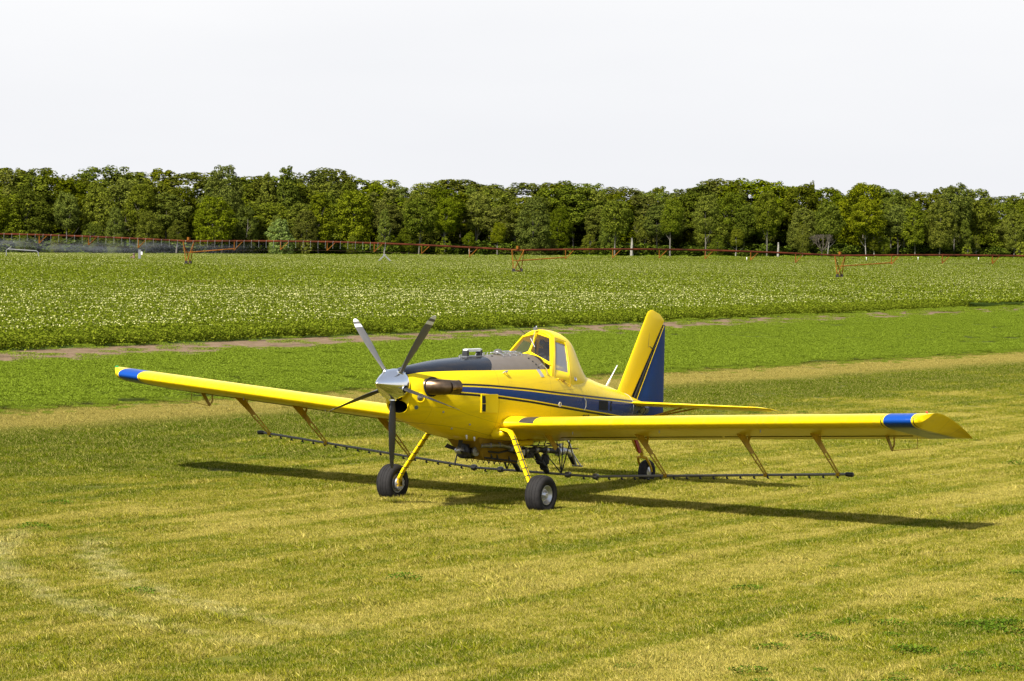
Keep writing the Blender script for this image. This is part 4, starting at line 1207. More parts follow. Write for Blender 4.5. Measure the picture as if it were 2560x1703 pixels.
mb = MB(); mb.tube([A0 + np.array([.012, 0, -.02]), T0 + np.array([.02, 0, .02])], .016, 8); mb.tube([A_ + np.array([.02, 0, 0]), A0 + np.array([.025, 0, 0]), A_ * np.array([1, -1, 1]) + np.array([.02, 0, 0])], .013, 8)
mb.build('windscreen_post', M['yellow'], cabo)
mb = MB(); mb.tube([(-2.13, .0, 2.985), (-2.06, .015, 2.90), (-1.99, .04, 2.80)], .007, 6); mb.tube([(-2.03, -.03, 2.85), (-1.97, .10, 2.70)], .009, 6); mb.box((-2.14, 0, 3.02), (.07, .05, .05)); mb.tube([(-2.16, 0, 3.04), (-2.17, 0, 3.07)], .012, 6)
mb.build('wiper', M['steel'], cabo)
mb = MB(); mb.tube([(-2.3, -.30, 2.90), (-2.22, -.42, 3.02)], .006, 5); mb.build('temperature_probe', M['black'], cabo)
# interior
mb = MB(); mb.box((-2.76, 0, 2.16), (.05, .78, .42)); mb.box((-2.76, 0, 2.50), (.04, .22, .40)); ci_ = mb.build('rear_bulkhead', M['greyint'], AC)
mb = MB(); mb.box((-2.62, 0, 2.34), (.14, .42, .62), (unit(np.array([1, 0, .12])), (0, 1, 0), unit(np.array([-.12, 0, 1])))); mb.box((-2.66, 0, 2.70), (.09, .26, .14)); mb.box((-2.42, 0, 2.06), (.42, .42, .12)); mb.build('seat', M['dark'], ci_)
mb = MB(); mb.box((-2.02, 0, 2.32), (.14, .84, .20)); mb.box((-2.10, .0, 2.44), (.05, .6, .10)); mb.build('instrument_panel', M['dark'], ci_)
mb = MB(); mb.tube([(-2.15, .18, 2.1), (-2.20, .18, 2.42)], .012, 7); mb.lathe([(0, .012), (.02, .03), (.05, .03), (.07, .001)], (-2.20, .18, 2.42), (0, 0, 1), 12); mb.tube([(-2.55, .24, 2.2), (-2.62, .3, 2.8)], .015, 7); mb.tube([(-2.55, -.24, 2.2), (-2.62, -.3, 2.8)], .015, 7); mb.build('control_stick', M['black'], ci_)
mb = MB(); mb.lathe([(-.03, .02), (-.02, .06), (.0, .065), (.03, .04), (.04, .001)], (-2.40, -.02, 2.76), (1, 0, .1), 16); mb.build('rear_view_mirror', M['black'], ci_)

# wings -------------------------------------------------------------------
def naca(t, x): return 5 * t * (.2969 * math.sqrt(x) - .126 * x - .3516 * x ** 2 + .2843 * x ** 3 - .1036 * x ** 4)
def airfoil(n=26, t=.15, m=.04, p=.4):
    up, lo = [], []
    for i in range(n + 1):
        b = PI * i / n; x = (1 - math.cos(b)) / 2
        yc = m / p ** 2 * (2 * p * x - x * x) if x < p else m / (1 - p) ** 2 * (1 - 2 * p + 2 * p * x - x * x)
        th = naca(t, x); up.append((x, yc + th)); lo.append((x, yc - th))
    return up, lo
AU, AL = airfoil()
CH, INC, DIH = 1.84, R(11.5), math.tan(R(3.5))
def wing_pt(y, xc, zc):
    """chord fraction xc, height fraction zc, at span station y (>0)"""
    dz = y * DIH
    lx, lz = -.2444 - math.sin(INC) * dz * .4, 1.388 + dz
    return np.array([lx - CH * (xc * math.cos(INC) + 0 * zc) + CH * zc * math.sin(INC) * 1.0, y, lz - CH * xc * math.sin(INC) + CH * zc * math.cos(INC)])
def wing_low(y, x):
    """underside point at world x"""
    best = min(AL, key=lambda a: abs(wing_pt(y, a[0], a[1])[0] - x)); return wing_pt(y, best[0], best[1])
stns = [.45, .9, 1.5, 2.5, 3.5, 4.5, 5.5, 6.5, 7.3, 8.0, 8.27]
for s in (1, -1):
    mb = MB(); rings = []
    prof = list(reversed(AU)) + AL[1:]
    for y in stns: rings.append([wing_pt(y, *q) * np.array([1, s, 1]) for q in prof])
    # bevelled tip: lower skin sweeps up and out to meet the upper skin
    for f in (.25, .5, .75, 1.0):
        ring = []
        yt = 8.27 + .22 * f
        for k, q in enumerate(prof):
            x_, z_ = q
            x0 = .15 * f ** 1.2
            xp = x0 + (1 - x0) * x_
            upz = float(np.interp(xp, [a[0] for a in AU], [a[1] for a in AU])); loz = float(np.interp(xp, [a[0] for a in AL], [a[1] for a in AL]))
            if k <= len(AU) - 1: z2 = upz
            else: z2 = loz + (upz - loz) * f * .97
            ring.append(wing_pt(yt, xp, z2) * np.array([1, s, 1]))
        rings.append(ring)
    mb.loft(rings, cap=True)
    w = mb.build('wing', M['wing'], AC, smooth=40)
    w['label'] = 'left wing with wing-walk strip at its root' if s > 0 else 'right wing, the farther one'
    # root fillet
    # aileron and flap: hinge line shadow gap and control rods under the wing
    mb = MB()
    for y0, y1 in ((.95, 4.15), (4.2, 7.65)):
        P = [wing_low(y, -1.60) + np.array([0, 0, -.004]) for y in np.linspace(y0, y1, 6)]
        mb.tube([p * np.array([1, s, 1]) for p in P], .007, 6)
    mb.build('aileron_gap', M['grille'], w)
    mb = MB()
    mb.lathe([(-.03, .012), (0, .017), (.02, .015), (.035, .008), (.038, .0005)], wing_pt(8.40, .115, .095) * np.array([1, s, 1]), (.75, .6 * s, -.05), 14)
    mb.build('navigation_light', M['redglass'] if s > 0 else simple('green_lamp_glass', (.02, .3, .08), .12), w)
    # fillet between wing root and fuselage
    mb = MB(); rings = []
    for yy, gr in ((.50, .10), (.62, .055), (.74, .024), (.88, .0)):
        ring = []
        for q in prof:
            p = wing_pt(yy, *q); c_ = wing_pt(yy, .42, .04); d_ = p - c_; d_[1] = 0
            p = p + unit(d_) * gr; ring.append(p * np.array([1, s, 1]))
        rings.append(ring)
    mb.loft(rings, cap=False); mb.build('wing_fillet', M['yellow'], w, smooth=60)
    # boom hangers: tapered plate with a latticed lower arm
    for yh in (2.72, 4.68, 6.04):
        mb = MB(); zb_ = .354 + .073 * yh
        a = wing_low(yh, -1.05); b = wing_low(yh, -1.36); e = np.array([-2.19, yh, zb_])
        a[2] += .02; b[2] += .02
        d = e - (a + b) / 2; m1 = a + (e - a) * .50; m2 = b + (e - b) * .47
        off = np.array([0, .014, 0])
        S = np.array([1, s, 1])
        mb.prism([(p - off / 2) * S for p in (a, b, m2, m1)], off * S)
        for p, q in ((m1, e + np.array([.015, 0, -.01])), (m2, e + np.array([-.02, 0, .02]))): mb.bar(p * S, q * S, .016, .020)
        for t in (.3, .6, .85):
            mb.bar((m1 + (e - m1) * t) * S, (m2 + (e - m2) * t) * S, .012, .012)
        c1 = wing_low(yh, -1.55); c1[2] += .01
        mb.tube([p * S for p in ((a * .25 + b * .75) + d * .18, (b + c1) / 2 + np.array([-.02, 0, -.20]), c1)], .012, 6)
        mb.bar((b + (e - b) * .17) * S, (c1 + np.array([.03, 0, 0])) * S, .02, .02) if yh < 6 else None
        mb.lathe([(-.03, .036), (.03, .036)], e * S, (0, 1, 0), 12, cap=True)
        mb.build('boom_hanger', M['oldyellow'], AC)
    # small outboard hinge horn without boom
    mb = MB(); yh = 7.2; S = np.array([1, s, 1]); a = wing_low(yh, -1.5); b = wing_low(yh, -1.84); e = (a + b) / 2 + np.array([-.10, 0, -.24])
    mb.prism([p * S for p in (a + np.array([0, -.008, .01]), a + np.array([-.11, -.008, .01]), e + np.array([-.01, -.008, .05]), e + np.array([.02, -.008, 0]))], np.array([0, .016, 0]) * S)
    mb.tube([p * S for p in (e, (b + e) / 2 + np.array([-.05, 0, -.01]), b)], .014, 6)
    mb.tube([e * S, (e + np.array([.0, .45, .06])) * S], .006, 5); mb.tube([(e + np.array([.0, .45, .06])) * S, (e + np.array([.0, .45, .24])) * S], .006, 5)
    mb.build('aileron_hinge', M['yellowbrown'], w)
    # little vent stubs under the wing
    for yh in (1.75, 3.5, 5.4):
        p = wing_low(yh, -.62); mb = MB(); mb.tube([p * S, (p + np.array([0, 0, -.045])) * S], .008, 6); mb.build('drain_stub', M['steel'], w)

# spray boom with nozzles ---------------------------------------------------
bz = lambda y: max(.445, .354 + .073 * abs(y))
mb = MB(); mb.tube([(-2.19, y, bz(y)) for y in (-6.2, -4, -2.2, -1.25, 0, 1.25, 2.2, 4, 6.2)], .022, 10)
for y in (-.72, .72, 1.30, -1.30):
    mb.lathe([(-.05, .028), (-.045, .05), (-.01, .055), (.01, .055), (.045, .05), (.05, .028)], (-2.19, y, bz(y)), (0, 1, 0), 14)
boomo = mb.build('spray_boom', M['boom'], AC, smooth=50)
for s in (-1, 1):
    mb = MB(); mb.lathe([(0, .027), (.01, .037), (.12, .04), (.14, .032), (.145, .0005)], (-2.19, 6.18 * s, bz(6.18)), (0, s, 0), 14); mb.build('end_cap', M['black'], boomo)
nm = None
for s in (-1, 1):
    for k in range(20):
        y = (1.05 + k * .262) * s
        if nm is None:
            mb = MB(); mb.tube([(0, 0, .0), (0, 0, -.035)], .015, 8); mb.lathe([(-.02, .016), (.02, .017), (.025, .010)], (0, 0, -.035), (-.9, 0, -.4), 10, cap=True); mb.tube([(0, 0, -.03), (-.05, 0, -.055)], .007, 7)
            o = mb.build('nozzle', M['hose'], boomo); nm = o.data
        else:
            o = bpy.data.objects.new('nozzle', nm); COL.objects.link(o); o.parent = boomo
        o.location = (-2.19, y, bz(y) - .01)

# under-fuselage spray gear -------------------------------------------------
mb = MB()
bx_t = [(.16, -.36, 1.22), (.16, .36, 1.22), (-1.25, .36, 1.08), (-1.25, -.36, 1.08)]
bx_m = [(-.12, -.24, .88), (-.12, .24, .88), (-1.28, .24, .74), (-1.28, -.24, .74)]
bx_b = [(-.20, -.22, .80), (-.20, .22, .80), (-1.28, .22, .665), (-1.28, -.22, .665)]
mb.loft([bx_t, bx_m, bx_b]); gate = mb.build('hopper_gatebox', simple('shaded_gatebox_paint', (.26, .155, .012), .55, var=.25, scale=4, spec=.2), AC, smooth=0)  # belly shade put into the gatebox colour as a darkened yellow
mb = MB()
for k in range(6):
    xx = -.36 - k * .175; zz = .80 - (xx + .2) * -.125
    zz = .80 + (xx + .20) * .125
    mb.tube([(xx + .035, .225, zz), (xx, .23, zz - .05), (xx - .035, .225, zz)], .007, 5); mb.tube([(xx + .035, -.225, zz), (xx, -.23, zz - .05), (xx - .035, -.225, zz)], .007, 5)
mb.tube([(-.22, .23, .83), (-1.26, .23, .70)], .018, 7)
for k in (0, 1, 3): mb.bar((-.35 - k * .19, .245, .95 - k * .02), (-.44 - k * .19, .245, .82 - k * .03), .02, .03)
mb.build('gate_linkage', M['hose'], gate)
# wind-driven pump
fc = np.array([.24, 0, .965]); fa = unit(np.array([1, 0, .12]))
mb = MB(); mb.lathe([(-.12, .060), (-.02, .064), (.03, .058), (.07, .035), (.085, .0005)], fc, fa, 24, cap=False); pump = mb.build('fan_hub', M['castalu'], AC)
for k in range(4):
    a = R(-15 + 90 * k); u = np.array([0, math.cos(a), math.sin(a)]); v = np.cross(fa, u)
    mb = MB(); ch = unit(v * .75 + fa * .65) * .045
    mb.prism([fc + u * .05 - ch * .6, fc + u * .05 + ch * .6, fc + u * .27 + ch, fc + u * .27 - ch], unit(np.cross(u, ch)) * .010)
    mb.build('fan_blade', M['black'], pump)
mb = MB(); mb.lathe([(-.42, .09), (-.40, .12), (-.28, .125), (-.24, .10), (-.20, .10), (-.18, .13), (-.12, .13), (-.10, .07)], fc, fa, 24, cap=True)
mb.tube([(0, 0, .98), (-.03, 0, 1.22)], .04, 10); mb.tube([(.02, .05, 1.0), (.0, .06, 1.22)], .022, 8); mb.build('pump_body', M['black'], pump)
mb = MB(); mb.lathe([(-.02, .075), (.02, .085), (.03, .085), (.035, .06), (.03, .03), (.04, .0005)], (-.02, .17, .945), (.15, 1, 0), 22); mb.build('pump_wheel', M['steel'], pump)
mb = MB(); mb.tube([(.0, .05, 1.17), (-.01, .05, 1.24)], .05, 12); mb.build('pump_mount', M['castalu'], pump)
mb = MB()
P = [(-.10, .16, 1.02), (-.02, .30, 1.05), (-.25, .34, 1.05), (-.50, .36, 1.04), (-.75, .36, 1.00), (-1.05, .36, .92), (-1.35, .34, .88), (-1.62, .30, .85)]
mb.tube(P, .038, 12); mb.lathe([(-.03, .05), (.03, .05)], P[3], (1, 0, .05), 14, cap=True); mb.lathe([(-.03, .05), (.03, .05)], P[2], (1, 0, .05), 14, cap=True)
mb.build('delivery_pipe', M['steel'], AC, smooth=60)
mb = MB()
mb.tube([(-1.30, .34, .90), (-1.7, .38, .90), (-2.30, .40, .84)], .05, 12)
mb.box((-1.45, .28, .84), (.25, .22, .16)); mb.tube([(-1.5, -.1, .82), (-1.5, .32, .82)], .04, 10)
mb.bar((-1.15, .30, 1.0), (-1.45, .30, .86), .12, .06)
manif = mb.build('spray_manifold', M['hose'], AC)
mb = MB(); mb.tube([(-1.75, .30, .86), (-1.86, .30, .72), (-2.0, .31, .60), (-2.14, .31, .47)], [.045, .055, .055, .05], 12)
for q in ((-1.9, .30, .68), (-2.02, .31, .57)): mb.lathe([(-.02, .072), (.02, .072)], q, (-.5, 0, -.6), 14, cap=True)
mb.build('feed_hose', M['hose'], manif)
mb = MB(); mb.lathe([(-.10, .03), (-.08, .075), (-.02, .08), (.03, .075), (.08, .065), (.10, .03)], (-2.08, .30, .70), (0, 0, 1), 18, cap=True); mb.tube([(-2.08, .30, .60), (-2.06, .31, .52)], .05, 10); mb.build('boom_filter', M['black'], manif)
mb = MB(); mb.lathe([(-.09, .05), (-.085, .075), (-.05, .075), (-.04, .06), (.05, .06), (.06, .075), (.09, .075), (.095, .05)], (-2.42, .40, .83), (1, 0, -.05), 20, cap=True)
mb.tube([(-2.42, .40, .88), (-2.42, .40, .96)], .03, 10); mb.lathe([(0, .045), (.02, .045)], (-2.42, .40, .95), (0, 0, 1), 14, cap=True)
mb.tube([(-2.50, .40, .83), (-2.62, .40, .83), (-2.72, .40, .79), (-2.78, .40, .72)], [.052, .055, .05, .045], 14)
valve = mb.build('valve_assembly', M['castalu'], AC, smooth=50)
mb = MB(); mb.tube([(-2.77, .40, .735), (-2.86, .40, .64), (-2.90, .40, .58)], [.05, .05, .04], 12); mb.build('valve_outlet', M['black'], valve)
mb = MB()
mb.tube([(-.30, -.16, 1.00), (-.2, -.30, 1.02), (-.6, -.36, 1.0), (-1.3, -.36, .92), (-1.8, -.34, .84)], .034, 10)
mb.tube([(-1.8, -.34, .84), (-2.0, -.32, .62), (-2.16, -.32, .47)], .045, 10)
mb.tube([(-.15, .10, 1.02), (-.30, .28, .93), (-.55, .31, .90), (-.85, .30, .92), (-1.1, .32, .86)], .016, 8)
mb.tube([(.05, -.05, 1.10), (-.2, -.15, 1.13), (-.5, .30, 1.10), (-.9, .33, 1.08)], .011, 6)
mb.tube([(-1.40, .40, .86), (-1.52, .46, .72), (-1.75, .46, .66), (-2.05, .38, .56)], .010, 6)
mb.tube([(-2.42, .42, .90), (-2.2, .46, .98), (-1.9, .44, 1.00)], .012, 6)
mb.build('return_hose', M['hose'], manif)
mb = MB()
for q, a_ in (((-1.30, .37, .90), (1, 0, 0)), ((-1.62, .38, .90), (1, 0, 0)), ((-1.95, .39, .87), (1, 0, 0)), ((-.88, .36, .97), (1, 0, .2))): mb.lathe([(-.035, .045), (-.03, .066), (.03, .066), (.035, .045)], q, a_, 14, cap=True)
mb.box((-1.12, .40, .88), (.13, .10, .10)); mb.tube([(-1.12, .40, .92), (-1.12, .40, 1.02)], .016, 8); mb.lathe([(0, .04), (.015, .04)], (-1.12, .40, 1.02), (0, 0, 1), 12, cap=True)
mb.build('pipe_clamp', M['steel'], manif)
# lattice strut frames carrying the boom centre
mb = MB()
for s in (1, -1):
    e = np.array([-2.19, .58 * s, .46])
    for p in ((-1.75, .42 * s, .92), (-1.95, .62 * s, 1.05), (-2.05, .85 * s, 1.10), (-2.35, .50 * s, 1.0)): mb.tube([p, e], .011, 6)
mb.tube([(-1.45, .35, .98), (-2.25, .36, .93)], .012, 6)
for k in range(4): mb.tube([(-1.55 - .2 * k, .35, .97 - .012 * k), (-1.62 - .2 * k, .35, 1.04)], .010, 5)
mb.build('boom_frame', M['hose'], AC)
# boarding step
mb = MB(); mb.tube([(-2.02, .74, 1.15), (-2.14, .78, .98), (-2.30, .80, .66), (-2.33, .80, .61)], .017, 8); mb.tube([(-2.33, .72, .60), (-2.33, .93, .60)], .016, 8); mb.tube([(-2.12, .76, .92), (-2.12, .97, .925)], .012, 8); mb.tube([(-2.2, .79, .85), (-2.33, .90, .60)], .012, 6)
mb.build('boarding_step', M['castalu'], AC)
# inner flap hanger plate at the root and exhaust fairing under the belly
for s in (1, -1):
    mb = MB(); a = wing_low(.92, -1.0); b = wing_low(.92, -1.30)
    mb.prism([np.array(p) * np.array([1, s, 1]) for p in ((a[0], .915, a[2] + .01), (b[0], .915, b[2] + .01), (-1.50, .915, .99), (-1.42, .915, .93))], (0, .015 * s, 0)); mb.build('flap_bracket', M['oldyellow'], AC)
mb = MB(); rings = [[(xx, .42 + .07 * rr * math.cos(a), 1.045 + .06 * rr * math.sin(a)) for a in np.linspace(0, 2 * PI, 17)[:-1]] for xx, rr in ((-1.0, .5), (-1.04, .9), (-1.12, 1), (-1.35, .95), (-1.42, .8), (-1.45, .3))]
mb.loft(rings); mb.build('belly_fairing', M['yellow'], AC, smooth=60)
mb = MB()
for q in ((.60, .40, 1.27), (.42, .44, 1.23), (-.1, .2, 1.12)): mb.lathe([(0, .02), (.02, .02), (.07, .010), (.075, .0005)], q, (0, .2, -1), 10)
mb.build('drain_fitting', M['castalu'], AC)

# landing gear ---------------------------------------------------------------
for s in (1, -1):
    S = np.array([1, s, 1])
    Pc = [(-.20, .30, 1.30), (-.18, .50, 1.335), (-.16, .68, 1.345), (-.15, .80, 1.315), (-.14, .87, 1.235), (-.11, .955, 1.10), (-.07, 1.07, .92), (-.03, 1.19, .72), (.01, 1.31, .53), (.03, 1.375, .40), (.03, 1.395, .30)]
    wd = [.15, .15, .15, .15, .145, .14, .135, .13, .12, .105, .09]
    rings = []
    for i, p in enumerate(Pc):
        p = np.array(p); t = unit(np.array(Pc[min(i + 1, len(Pc) - 1)]) - np.array(Pc[max(i - 1, 0)])); fx = np.array([1, 0, 0]); nn = unit(np.cross(t, fx)); w_, h_ = wd[i] / 2, .021
        ring = [p + fx * w_ * .8 + nn * h_, p + fx * w_ + nn * h_ * .4, p + fx * w_ - nn * h_ * .4, p + fx * w_ * .8 - nn * h_, p - fx * w_ * .8 - nn * h_, p - fx * w_ - nn * h_ * .4, p - fx * w_ + nn * h_ * .4, p - fx * w_ * .8 + nn * h_]
        rings.append([q * S for q in ring])
    mb = MB(); mb.loft(rings); leg = mb.build('landing_gear_leg', M['yellow'], AC, smooth=40)
    mb = MB()
    for k in range(7):
        t = (k + .6) / 7.6; i0 = 4 + t * 5; i = int(i0); fr2 = i0 - i
        p = np.array(Pc[i]) * (1 - fr2) + np.array(Pc[i + 1]) * fr2; tt = unit(np.array(Pc[i + 1]) - np.array(Pc[i])); nn = unit(np.cross(tt, (1, 0, 0))); w_ = (wd[i] * (1 - fr2) + wd[i + 1] * fr2) / 2 + .003
        c = [p + np.array([w_, 0, 0]) + nn * .024, p + np.array([w_, 0, 0]) - nn * .024, p - np.array([w_, 0, 0]) - nn * .024, p - np.array([w_, 0, 0]) + nn * .024]
        mb.tube([q * S for q in c], .0065, 5, closed=True)
    bl = [(np.array(p) + np.array([-.0, 0, 0]) + unit(np.cross(unit(np.array(Pc[min(i + 1, 10)]) - np.array(Pc[i - 1])), (1, 0, 0))) * -.028) * S for i, p in enumerate(Pc) if 3 < i < 10]
    mb.tube(bl, .008, 6); mb.build('brake_line', M['hose'], leg)
    # leg fairing cuff
    mb = MB(); mb.lathe([(0, .10), (.05, .105), (.14, .085), (.20, .06), (.22, .02)], np.array([-.17, .46, 1.27]) * S, np.array([0, s, .05]), 18, cap=True); mb.build('leg_cuff', M['yellow'], leg)
    # wheel
    c = np.array([.0, 1.55 * s, .292])
    rim = MB(); ri = [(.118, .0005), (.124, .030), (.120, .045), (.098, .055), (.072, .085), (.070, .105), (.085, .122), (.112, .150), (.122, .158), (.122, .166), (.10, .166)]
    rim.lathe([(d * 1.0, r_) for d, r_ in ri], c, (0, s, 0), 36)
    rim.lathe([(-.118, .0005), (-.112, .06), (-.085, .085), (-.080, .13), (-.118, .158), (-.118, .166), (-.10, .166)], c, (0, s, 0), 36)
    rim.lathe([(-.10, .166), (.10, .166)], c, (0, s, 0), 36)
    for k in range(8):
        a = 2 * PI * k / 8; q = c + np.array([math.cos(a) * .072, .082 * s, math.sin(a) * .072]); rim.lathe([(0, .010), (.012, .010), (.013, .0005)], q, (0, s, 0), 8)
    wo_ = rim.build('wheel', M['castalu'], AC, smooth=35)
    ty = MB(); pr = [(-.100, .166), (-.125, .185), (-.143, .225), (-.146, .262), (-.136, .298), (-.115, .318), (-.090, .327), (-.088, .322), (-.080, .322), (-.078, .329), (-.03, .3335), (-.028, .328), (-.020, .328), (-.018, .334),
              (.018, .334), (.020, .328), (.028, .328), (.03, .3335), (.078, .329), (.080, .322), (.088, .322), (.090, .327), (.115, .318), (.136, .298), (.146, .262), (.143, .225), (.125, .185), (.100, .166)]
    ty.lathe(pr, c, (0, s, 0), 56); ty.build('tyre', M['rubber'], wo_, smooth=40)
    br = MB(); br.lathe([(-.165, .05), (-.165, .125), (-.120, .13), (-.118, .05)], c, (0, s, 0), 28)
    for k in range(9):
        a = 2 * PI * k / 9; q = c + np.array([math.cos(a) * .105, -.168 * s, math.sin(a) * .105]); br.lathe([(0, .011), (-.014, .011), (-.015, .0005)], q, (0, s, 0), 8)
    br.build('brake_disc', M['castalu'], wo_)
    ax_ = MB(); ax_.tube([c + np.array([0, -.19 * s, 0]), c + np.array([0, -.10 * s, 0])], .035, 12); ax_.box(c + np.array([.03, -.175 * s, .03]), (.12, .03, .16)); ax_.build('axle', M['oldyellow'], leg)

# tail wheel -------------------------------------------------------------------
mb = MB(); mb.bar((-5.35, 0, 1.25), (-5.72, 0, .90), .09, .04); mb.bar((-5.70, 0, .92), (-5.98, 0, .60), .085, .035); mb.bar((-5.66, 0, .86), (-5.88, 0, .62), .05, .05)
twl = mb.build('tail_gear_strut', M['oldyellow'], AC)
mb = MB(); mb.bar((-5.62, .035, .98), (-5.86, .045, .60), .03, .07); mb.build('tow_guard', M['red'], twl)
mb = MB()
mb.tube([(-5.98, 0, .66), (-6.02, 0, .50)], .035, 12)
for s in (-1, 1): mb.tube([(-6.00, 0, .505), (-6.02, .09 * s, .490), (-6.09, .115 * s, .40), (-6.18, .115 * s, .28), (-6.21, .11 * s, .215)], [.03, .03, .024, .022, .022], 9)
mb.build('tail_fork', M['oldyellow'], twl)
c = np.array([-6.21, 0, .205])
mb = MB(); mb.lathe([(-.07, .0005), (-.065, .05), (-.05, .10), (.05, .10), (.065, .05), (.07, .0005)], c, (0, 1, 0), 24); twh = mb.build('tail_wheel', M['castalu'], AC)
mb = MB(); mb.lathe([(-.05, .10), (-.08, .13), (-.085, .17), (-.07, .215), (-.035, .235), (0, .240), (.035, .235), (.07, .215), (.085, .17), (.08, .13), (.05, .10)], c, (0, 1, 0), 36); mb.build('tail_tyre', M['rubber'], twh)
mb = MB(); mb.tube([(-5.0, 0, 1.05), (-5.4, 0, .95), (-5.75, 0, .92)], .006, 5); mb.build('steering_cable', M['hose'], twl)

# tail surfaces ---------------------------------------------------------------
def fin_ring(p0, p1, th, n=12):
    """thin section between leading point p0 and trailing point p1 (in the xz plane)"""
    p0, p1 = np.array(p0, float), np.array(p1, float); out = []
    for k in range(n * 2):
        u = PI * k / n; x = (1 - math.cos(u)) / 2 if k <= n else (1 - math.cos(2 * PI - u)) / 2
        t = 4 * th * (math.sqrt(x) * (1 - x) ** .8) * .65
        out.append(p0 + (p1 - p0) * x + np.array([0, t if k <= n else -t, 0]))
    return out
# fin: leading edge from (-5.07,1.80) to the rounded top; hinge line from (-5.56,1.69) to (-6.76,3.10)
le0, le1 = np.array([-4.99, 0, 1.74]), np.array([-6.06, 0, 3.22]); h0, h1 = np.array([-5.50, 0, 1.60]), np.array([-6.72, 0, 3.06])
mb = MB(); rings = []
for t in np.linspace(0, 1, 8): rings.append(fin_ring(le0 + (le1 - le0) * t, h0 + (h1 - h0) * t, .030 - .012 * t))
for a, b, th in (((-6.085, 0, 3.255), (-6.74, 0, 3.085), .016), ((-6.13, 0, 3.29), (-6.755, 0, 3.10), .013), ((-6.20, 0, 3.312), (-6.70, 0, 3.15), .010), ((-6.29, 0, 3.32), (-6.60, 0, 3.22), .006)): rings.append(fin_ring(a, b, th))
mb.loft(rings); fin = mb.build('tail_fin', M['yellow'], AC, smooth=50)
mb = MB(); mb.bar((-6.18, .022, 2.62), (-6.42, .018, 2.52), .008, .012); mb.bar((-6.12, .024, 2.6), (-6.2, .016, 3.15), .003, .006); mb.build('trim_linkage', M['hose'], fin)
# rudder (blue) with black-and-yellow leading edge
r0, r1 = h0 + np.array([-.05, 0, -.06]), h1 + np.array([-.035, 0, -.015])
def pl(t): return r0 + (r1 - r0) * t
mb = MB(); rings = []
rings.append(fin_ring((-5.50, 0, 1.20), (-6.79, 0, 1.16), .035))
rings.append(fin_ring((-5.52, 0, 1.48), (-6.79, 0, 1.45), .038))
for t in np.linspace(.02, .985, 10):
    p = pl(t); rings.append(fin_ring(p, (-6.79, 0, p[2] - .03 * (1 - t)), .034 * (1 - t) + .008))
mb.loft(rings); rud = mb.build('rudder', M['bluep'], AC, smooth=50)
mb = MB()
for mi in (0, 1):
    for s in (-1, 1):
        ts = (.02, .35, .7, .975)
        def edge(t, k):      # black wedge widens downwards, thin yellow line behind it
            wb_ = .075 * (1 - t) + .020
            off = (.030, .030 - wb_) if mi == 0 else (.030 - wb_, .030 - wb_ - .017)
            d = unit(r1 - r0); nx = np.array([-d[2], 0, d[0]]); nx = nx if nx[0] > 0 else -nx
            return pl(t) + nx * off[k] + np.array([0, (.014 + .030 * (1 - t) + .002 * mi) * s, 0])
        for t0, t1 in zip(ts, ts[1:]):
            P = [edge(t0, 0), edge(t0, 1), edge(t1, 1), edge(t1, 0)]; Q = [p - np.array([0, .03 * s, 0]) * (1 if t1 < .9 else .5) for p in P]
            mb.add(P + Q, [(0, 1, 2, 3), (7, 6, 5, 4), (0, 4, 5, 1), (2, 6, 7, 3), (1, 5, 6, 2), (0, 3, 7, 4)], mi)
mb.build('rudder_stripe', [M['grille'], M['yellow']], rud, smooth=0)
mb = MB(); mb.tube([(-6.79, 0, 1.78), (-6.86, 0, 1.78)], .005, 5); mb.build('static_wick', M['castalu'], rud)
# horizontal stabiliser and elevator
def hring(y, xl, xt, z, th, tilt=-.02):
    out = []
    n = 12
    for k in range(2 * n):
        u = PI * k / n; x = (1 - math.cos(u)) / 2 if k <= n else (1 - math.cos(2 * PI - u)) / 2
        t = th * (math.sqrt(x) * (1 - x) ** .8) * 2.6
        out.append(np.array([xl + (xt - xl) * x, y, z + tilt * x * 4 + (t if k <= n else -t)]))
    return out
for s in (1, -1):
    S = np.array([1, s, 1])
    mb = MB(); mb.loft([[p * S for p in hring(y, xl, -5.86, 1.585 + .012 * y, th)] for y, xl, th in ((.10, -5.16, .040), (.25, -5.18, .038), (1.5, -5.27, .032), (2.5, -5.34, .026), (2.62, -5.36, .024))]); st_ = mb.build('stabiliser', M['yellow'], AC, smooth=50)
    mb = MB(); mb.loft([[p * S for p in hring(y, xl, xt, zz, th, -.012)] for y, xl, xt, zz, th in ((.20, -5.87, -6.38, 1.515, .022), (1.5, -5.87, -6.36, 1.53, .019), (2.615, -5.87, -6.33, 1.545, .014))]); mb.build('elevator', M['yellow'], AC, smooth=50)
    mb = MB(); mb.loft([[p * S for p in hring(y, xl, xt, zz, th)] for y, xl, xt, zz, th in ((2.63, -5.36, -5.95, 1.617, .024), (2.75, -5.42, -6.05, 1.617, .020), (2.83, -5.56, -6.15, 1.60, .014), (2.87, -5.75, -6.2, 1.585, .007))]); mb.build('stabiliser_tip', M['yellow'], st_, smooth=50)
    mb = MB(); mb.tube([p * S for p in (np.array([-5.55, 1.25, 1.56]), np.array([-5.50, .20, 1.24]))], .018, 8); mb.tube([p * S for p in (np.array([-5.80, 1.42, 1.54]), np.array([-5.72, .20, 1.26]))], .016, 8)
    mb.bar(np.array([-5.5, 1.20, 1.555]) * S, np.array([-5.88, 1.45, 1.53]) * S, .03, .03); mb.build('stabiliser_strut', M['yellowbrown'], AC)
mb = MB(); mb.tube([(-5.45, .19, 1.42), (-5.60, .24, 1.36), (-5.75, .22, 1.44), (-5.80, .14, 1.50)], .007, 6); mb.box((-5.52, .20, 1.40), (.10, .03, .05)); mb.build('elevator_linkage', M['hose'], AC)
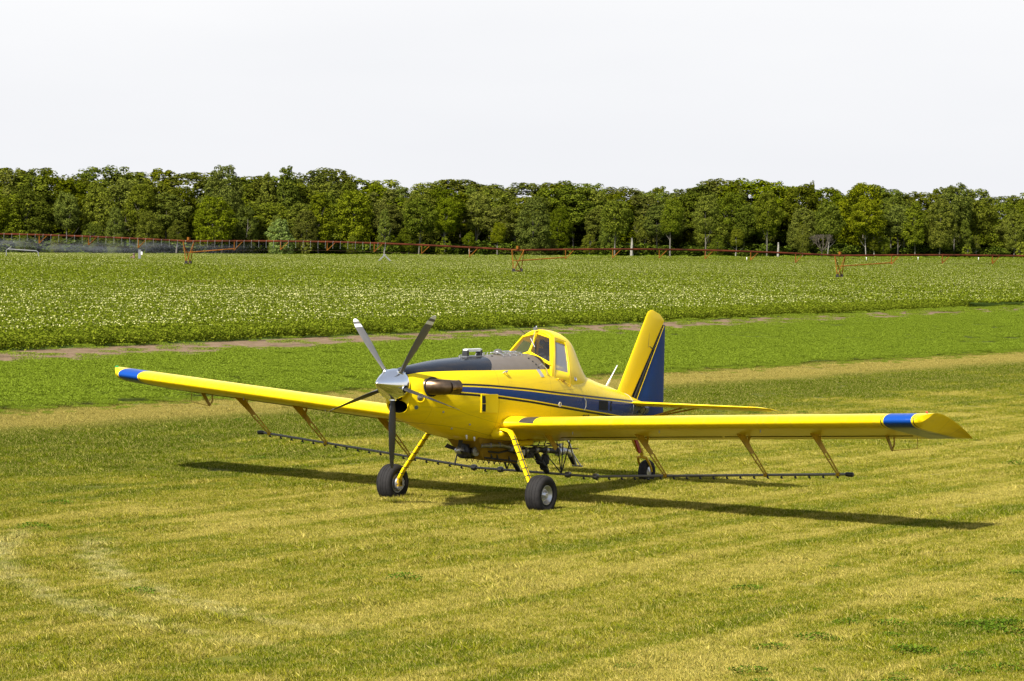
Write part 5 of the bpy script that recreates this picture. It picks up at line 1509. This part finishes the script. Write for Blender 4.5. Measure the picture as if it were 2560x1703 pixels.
# antenna, openings and marks on the rear fuselage
mb = MB(); mb.bar((-4.62, 0, 1.88), (-4.76, 0, 2.02), .015, .05); mb.tube([(-4.68, 0, 1.95), (-5.02, 0, 2.285)], [.012, .008], 8); mb.lathe([(0, .035), (.015, .025), (.02, .0005)], (-4.62, 0, top(-4.62) - .005), (0, 0, 1), 14); mb.build('whip_antenna', M['white'], AC)
mb = MB(); mb.lathe([(0, .03), (.02, .022), (.05, .02), (.055, .0005)], (-3.85, 0, top(-3.85) - .005), (0, 0, 1), 12); mb.build('fuel_cap', M['greyint'], fus)
skin_patch([(-3.62, 1.705), (-4.02, 1.675), (-4.02, 1.50), (-3.62, 1.53)], .004, M['grille'], 'louvre_opening', fus)
skin_patch([(-4.12, 1.665), (-4.20, 1.66), (-4.20, 1.48), (-4.12, 1.49)], .004, M['grille'], 'louvre_opening', fus)
c = fsurf(-2.02, 1.70); mb = MB(); mb.lathe([(-.01, .045), (.012, .043), (.012, .028), (.0, .026)], c, (0, 1, 0), 18); mb.build('fuel_port', simple('pale_plastic', (.55, .5, .42), .5), fus)
mb = MB(); mb.tube([fsurf(-2.95, 1.80, .01), fsurf(-3.0, 1.72, .03), fsurf(-3.02, 1.62, .02), fsurf(-3.0, 1.55, .0)], .008, 6); mb.build('cockpit_step_handle', M['castalu'], fus)
# upper tail-cone seam strap
mb = MB(); mb.tube([np.array(p) * 1.0 for p in fring(-5.22)], .006, 5, closed=True); mb.build('tailcone_strap', M['greyint'], fus)
# dark italic registration lettering low on the rear fuselage, mostly hidden by the wing
tcv = bpy.data.curves.new('registration', 'FONT'); tcv.body = 'F10'; tcv.size = .20; tcv.shear = .35; tcv.extrude = .002
to = bpy.data.objects.new('registration', tcv); COL.objects.link(to)
bpy.context.view_layer.update()
dg = bpy.context.evaluated_depsgraph_get(); tme = bpy.data.meshes.new_from_object(to.evaluated_get(dg)); bpy.data.objects.remove(to)
to = bpy.data.objects.new('registration', tme); COL.objects.link(to); tme.materials.clear(); tme.materials.append(M['black']); to.parent = fus
pr_ = fsurf(-2.90, 1.40); nn = skin_normal(-3.1, 1.40); tx = unit(fsurf(-3.3, 1.385) - fsurf(-2.90, 1.40)); nn = unit(nn - tx * (nn @ tx)); ty_ = np.cross(nn, tx); ty_ = ty_ if ty_[2] > 0 else -ty_
zz_ = np.cross(tx, ty_)
po = fsurf(-2.90, 1.345) + nn * .012
to.matrix_world = Matrix(((tx[0], ty_[0], zz_[0], po[0]), (tx[1], ty_[1], zz_[1], po[1]), (tx[2], ty_[2], zz_[2], po[2]), (0, 0, 0, 1)))
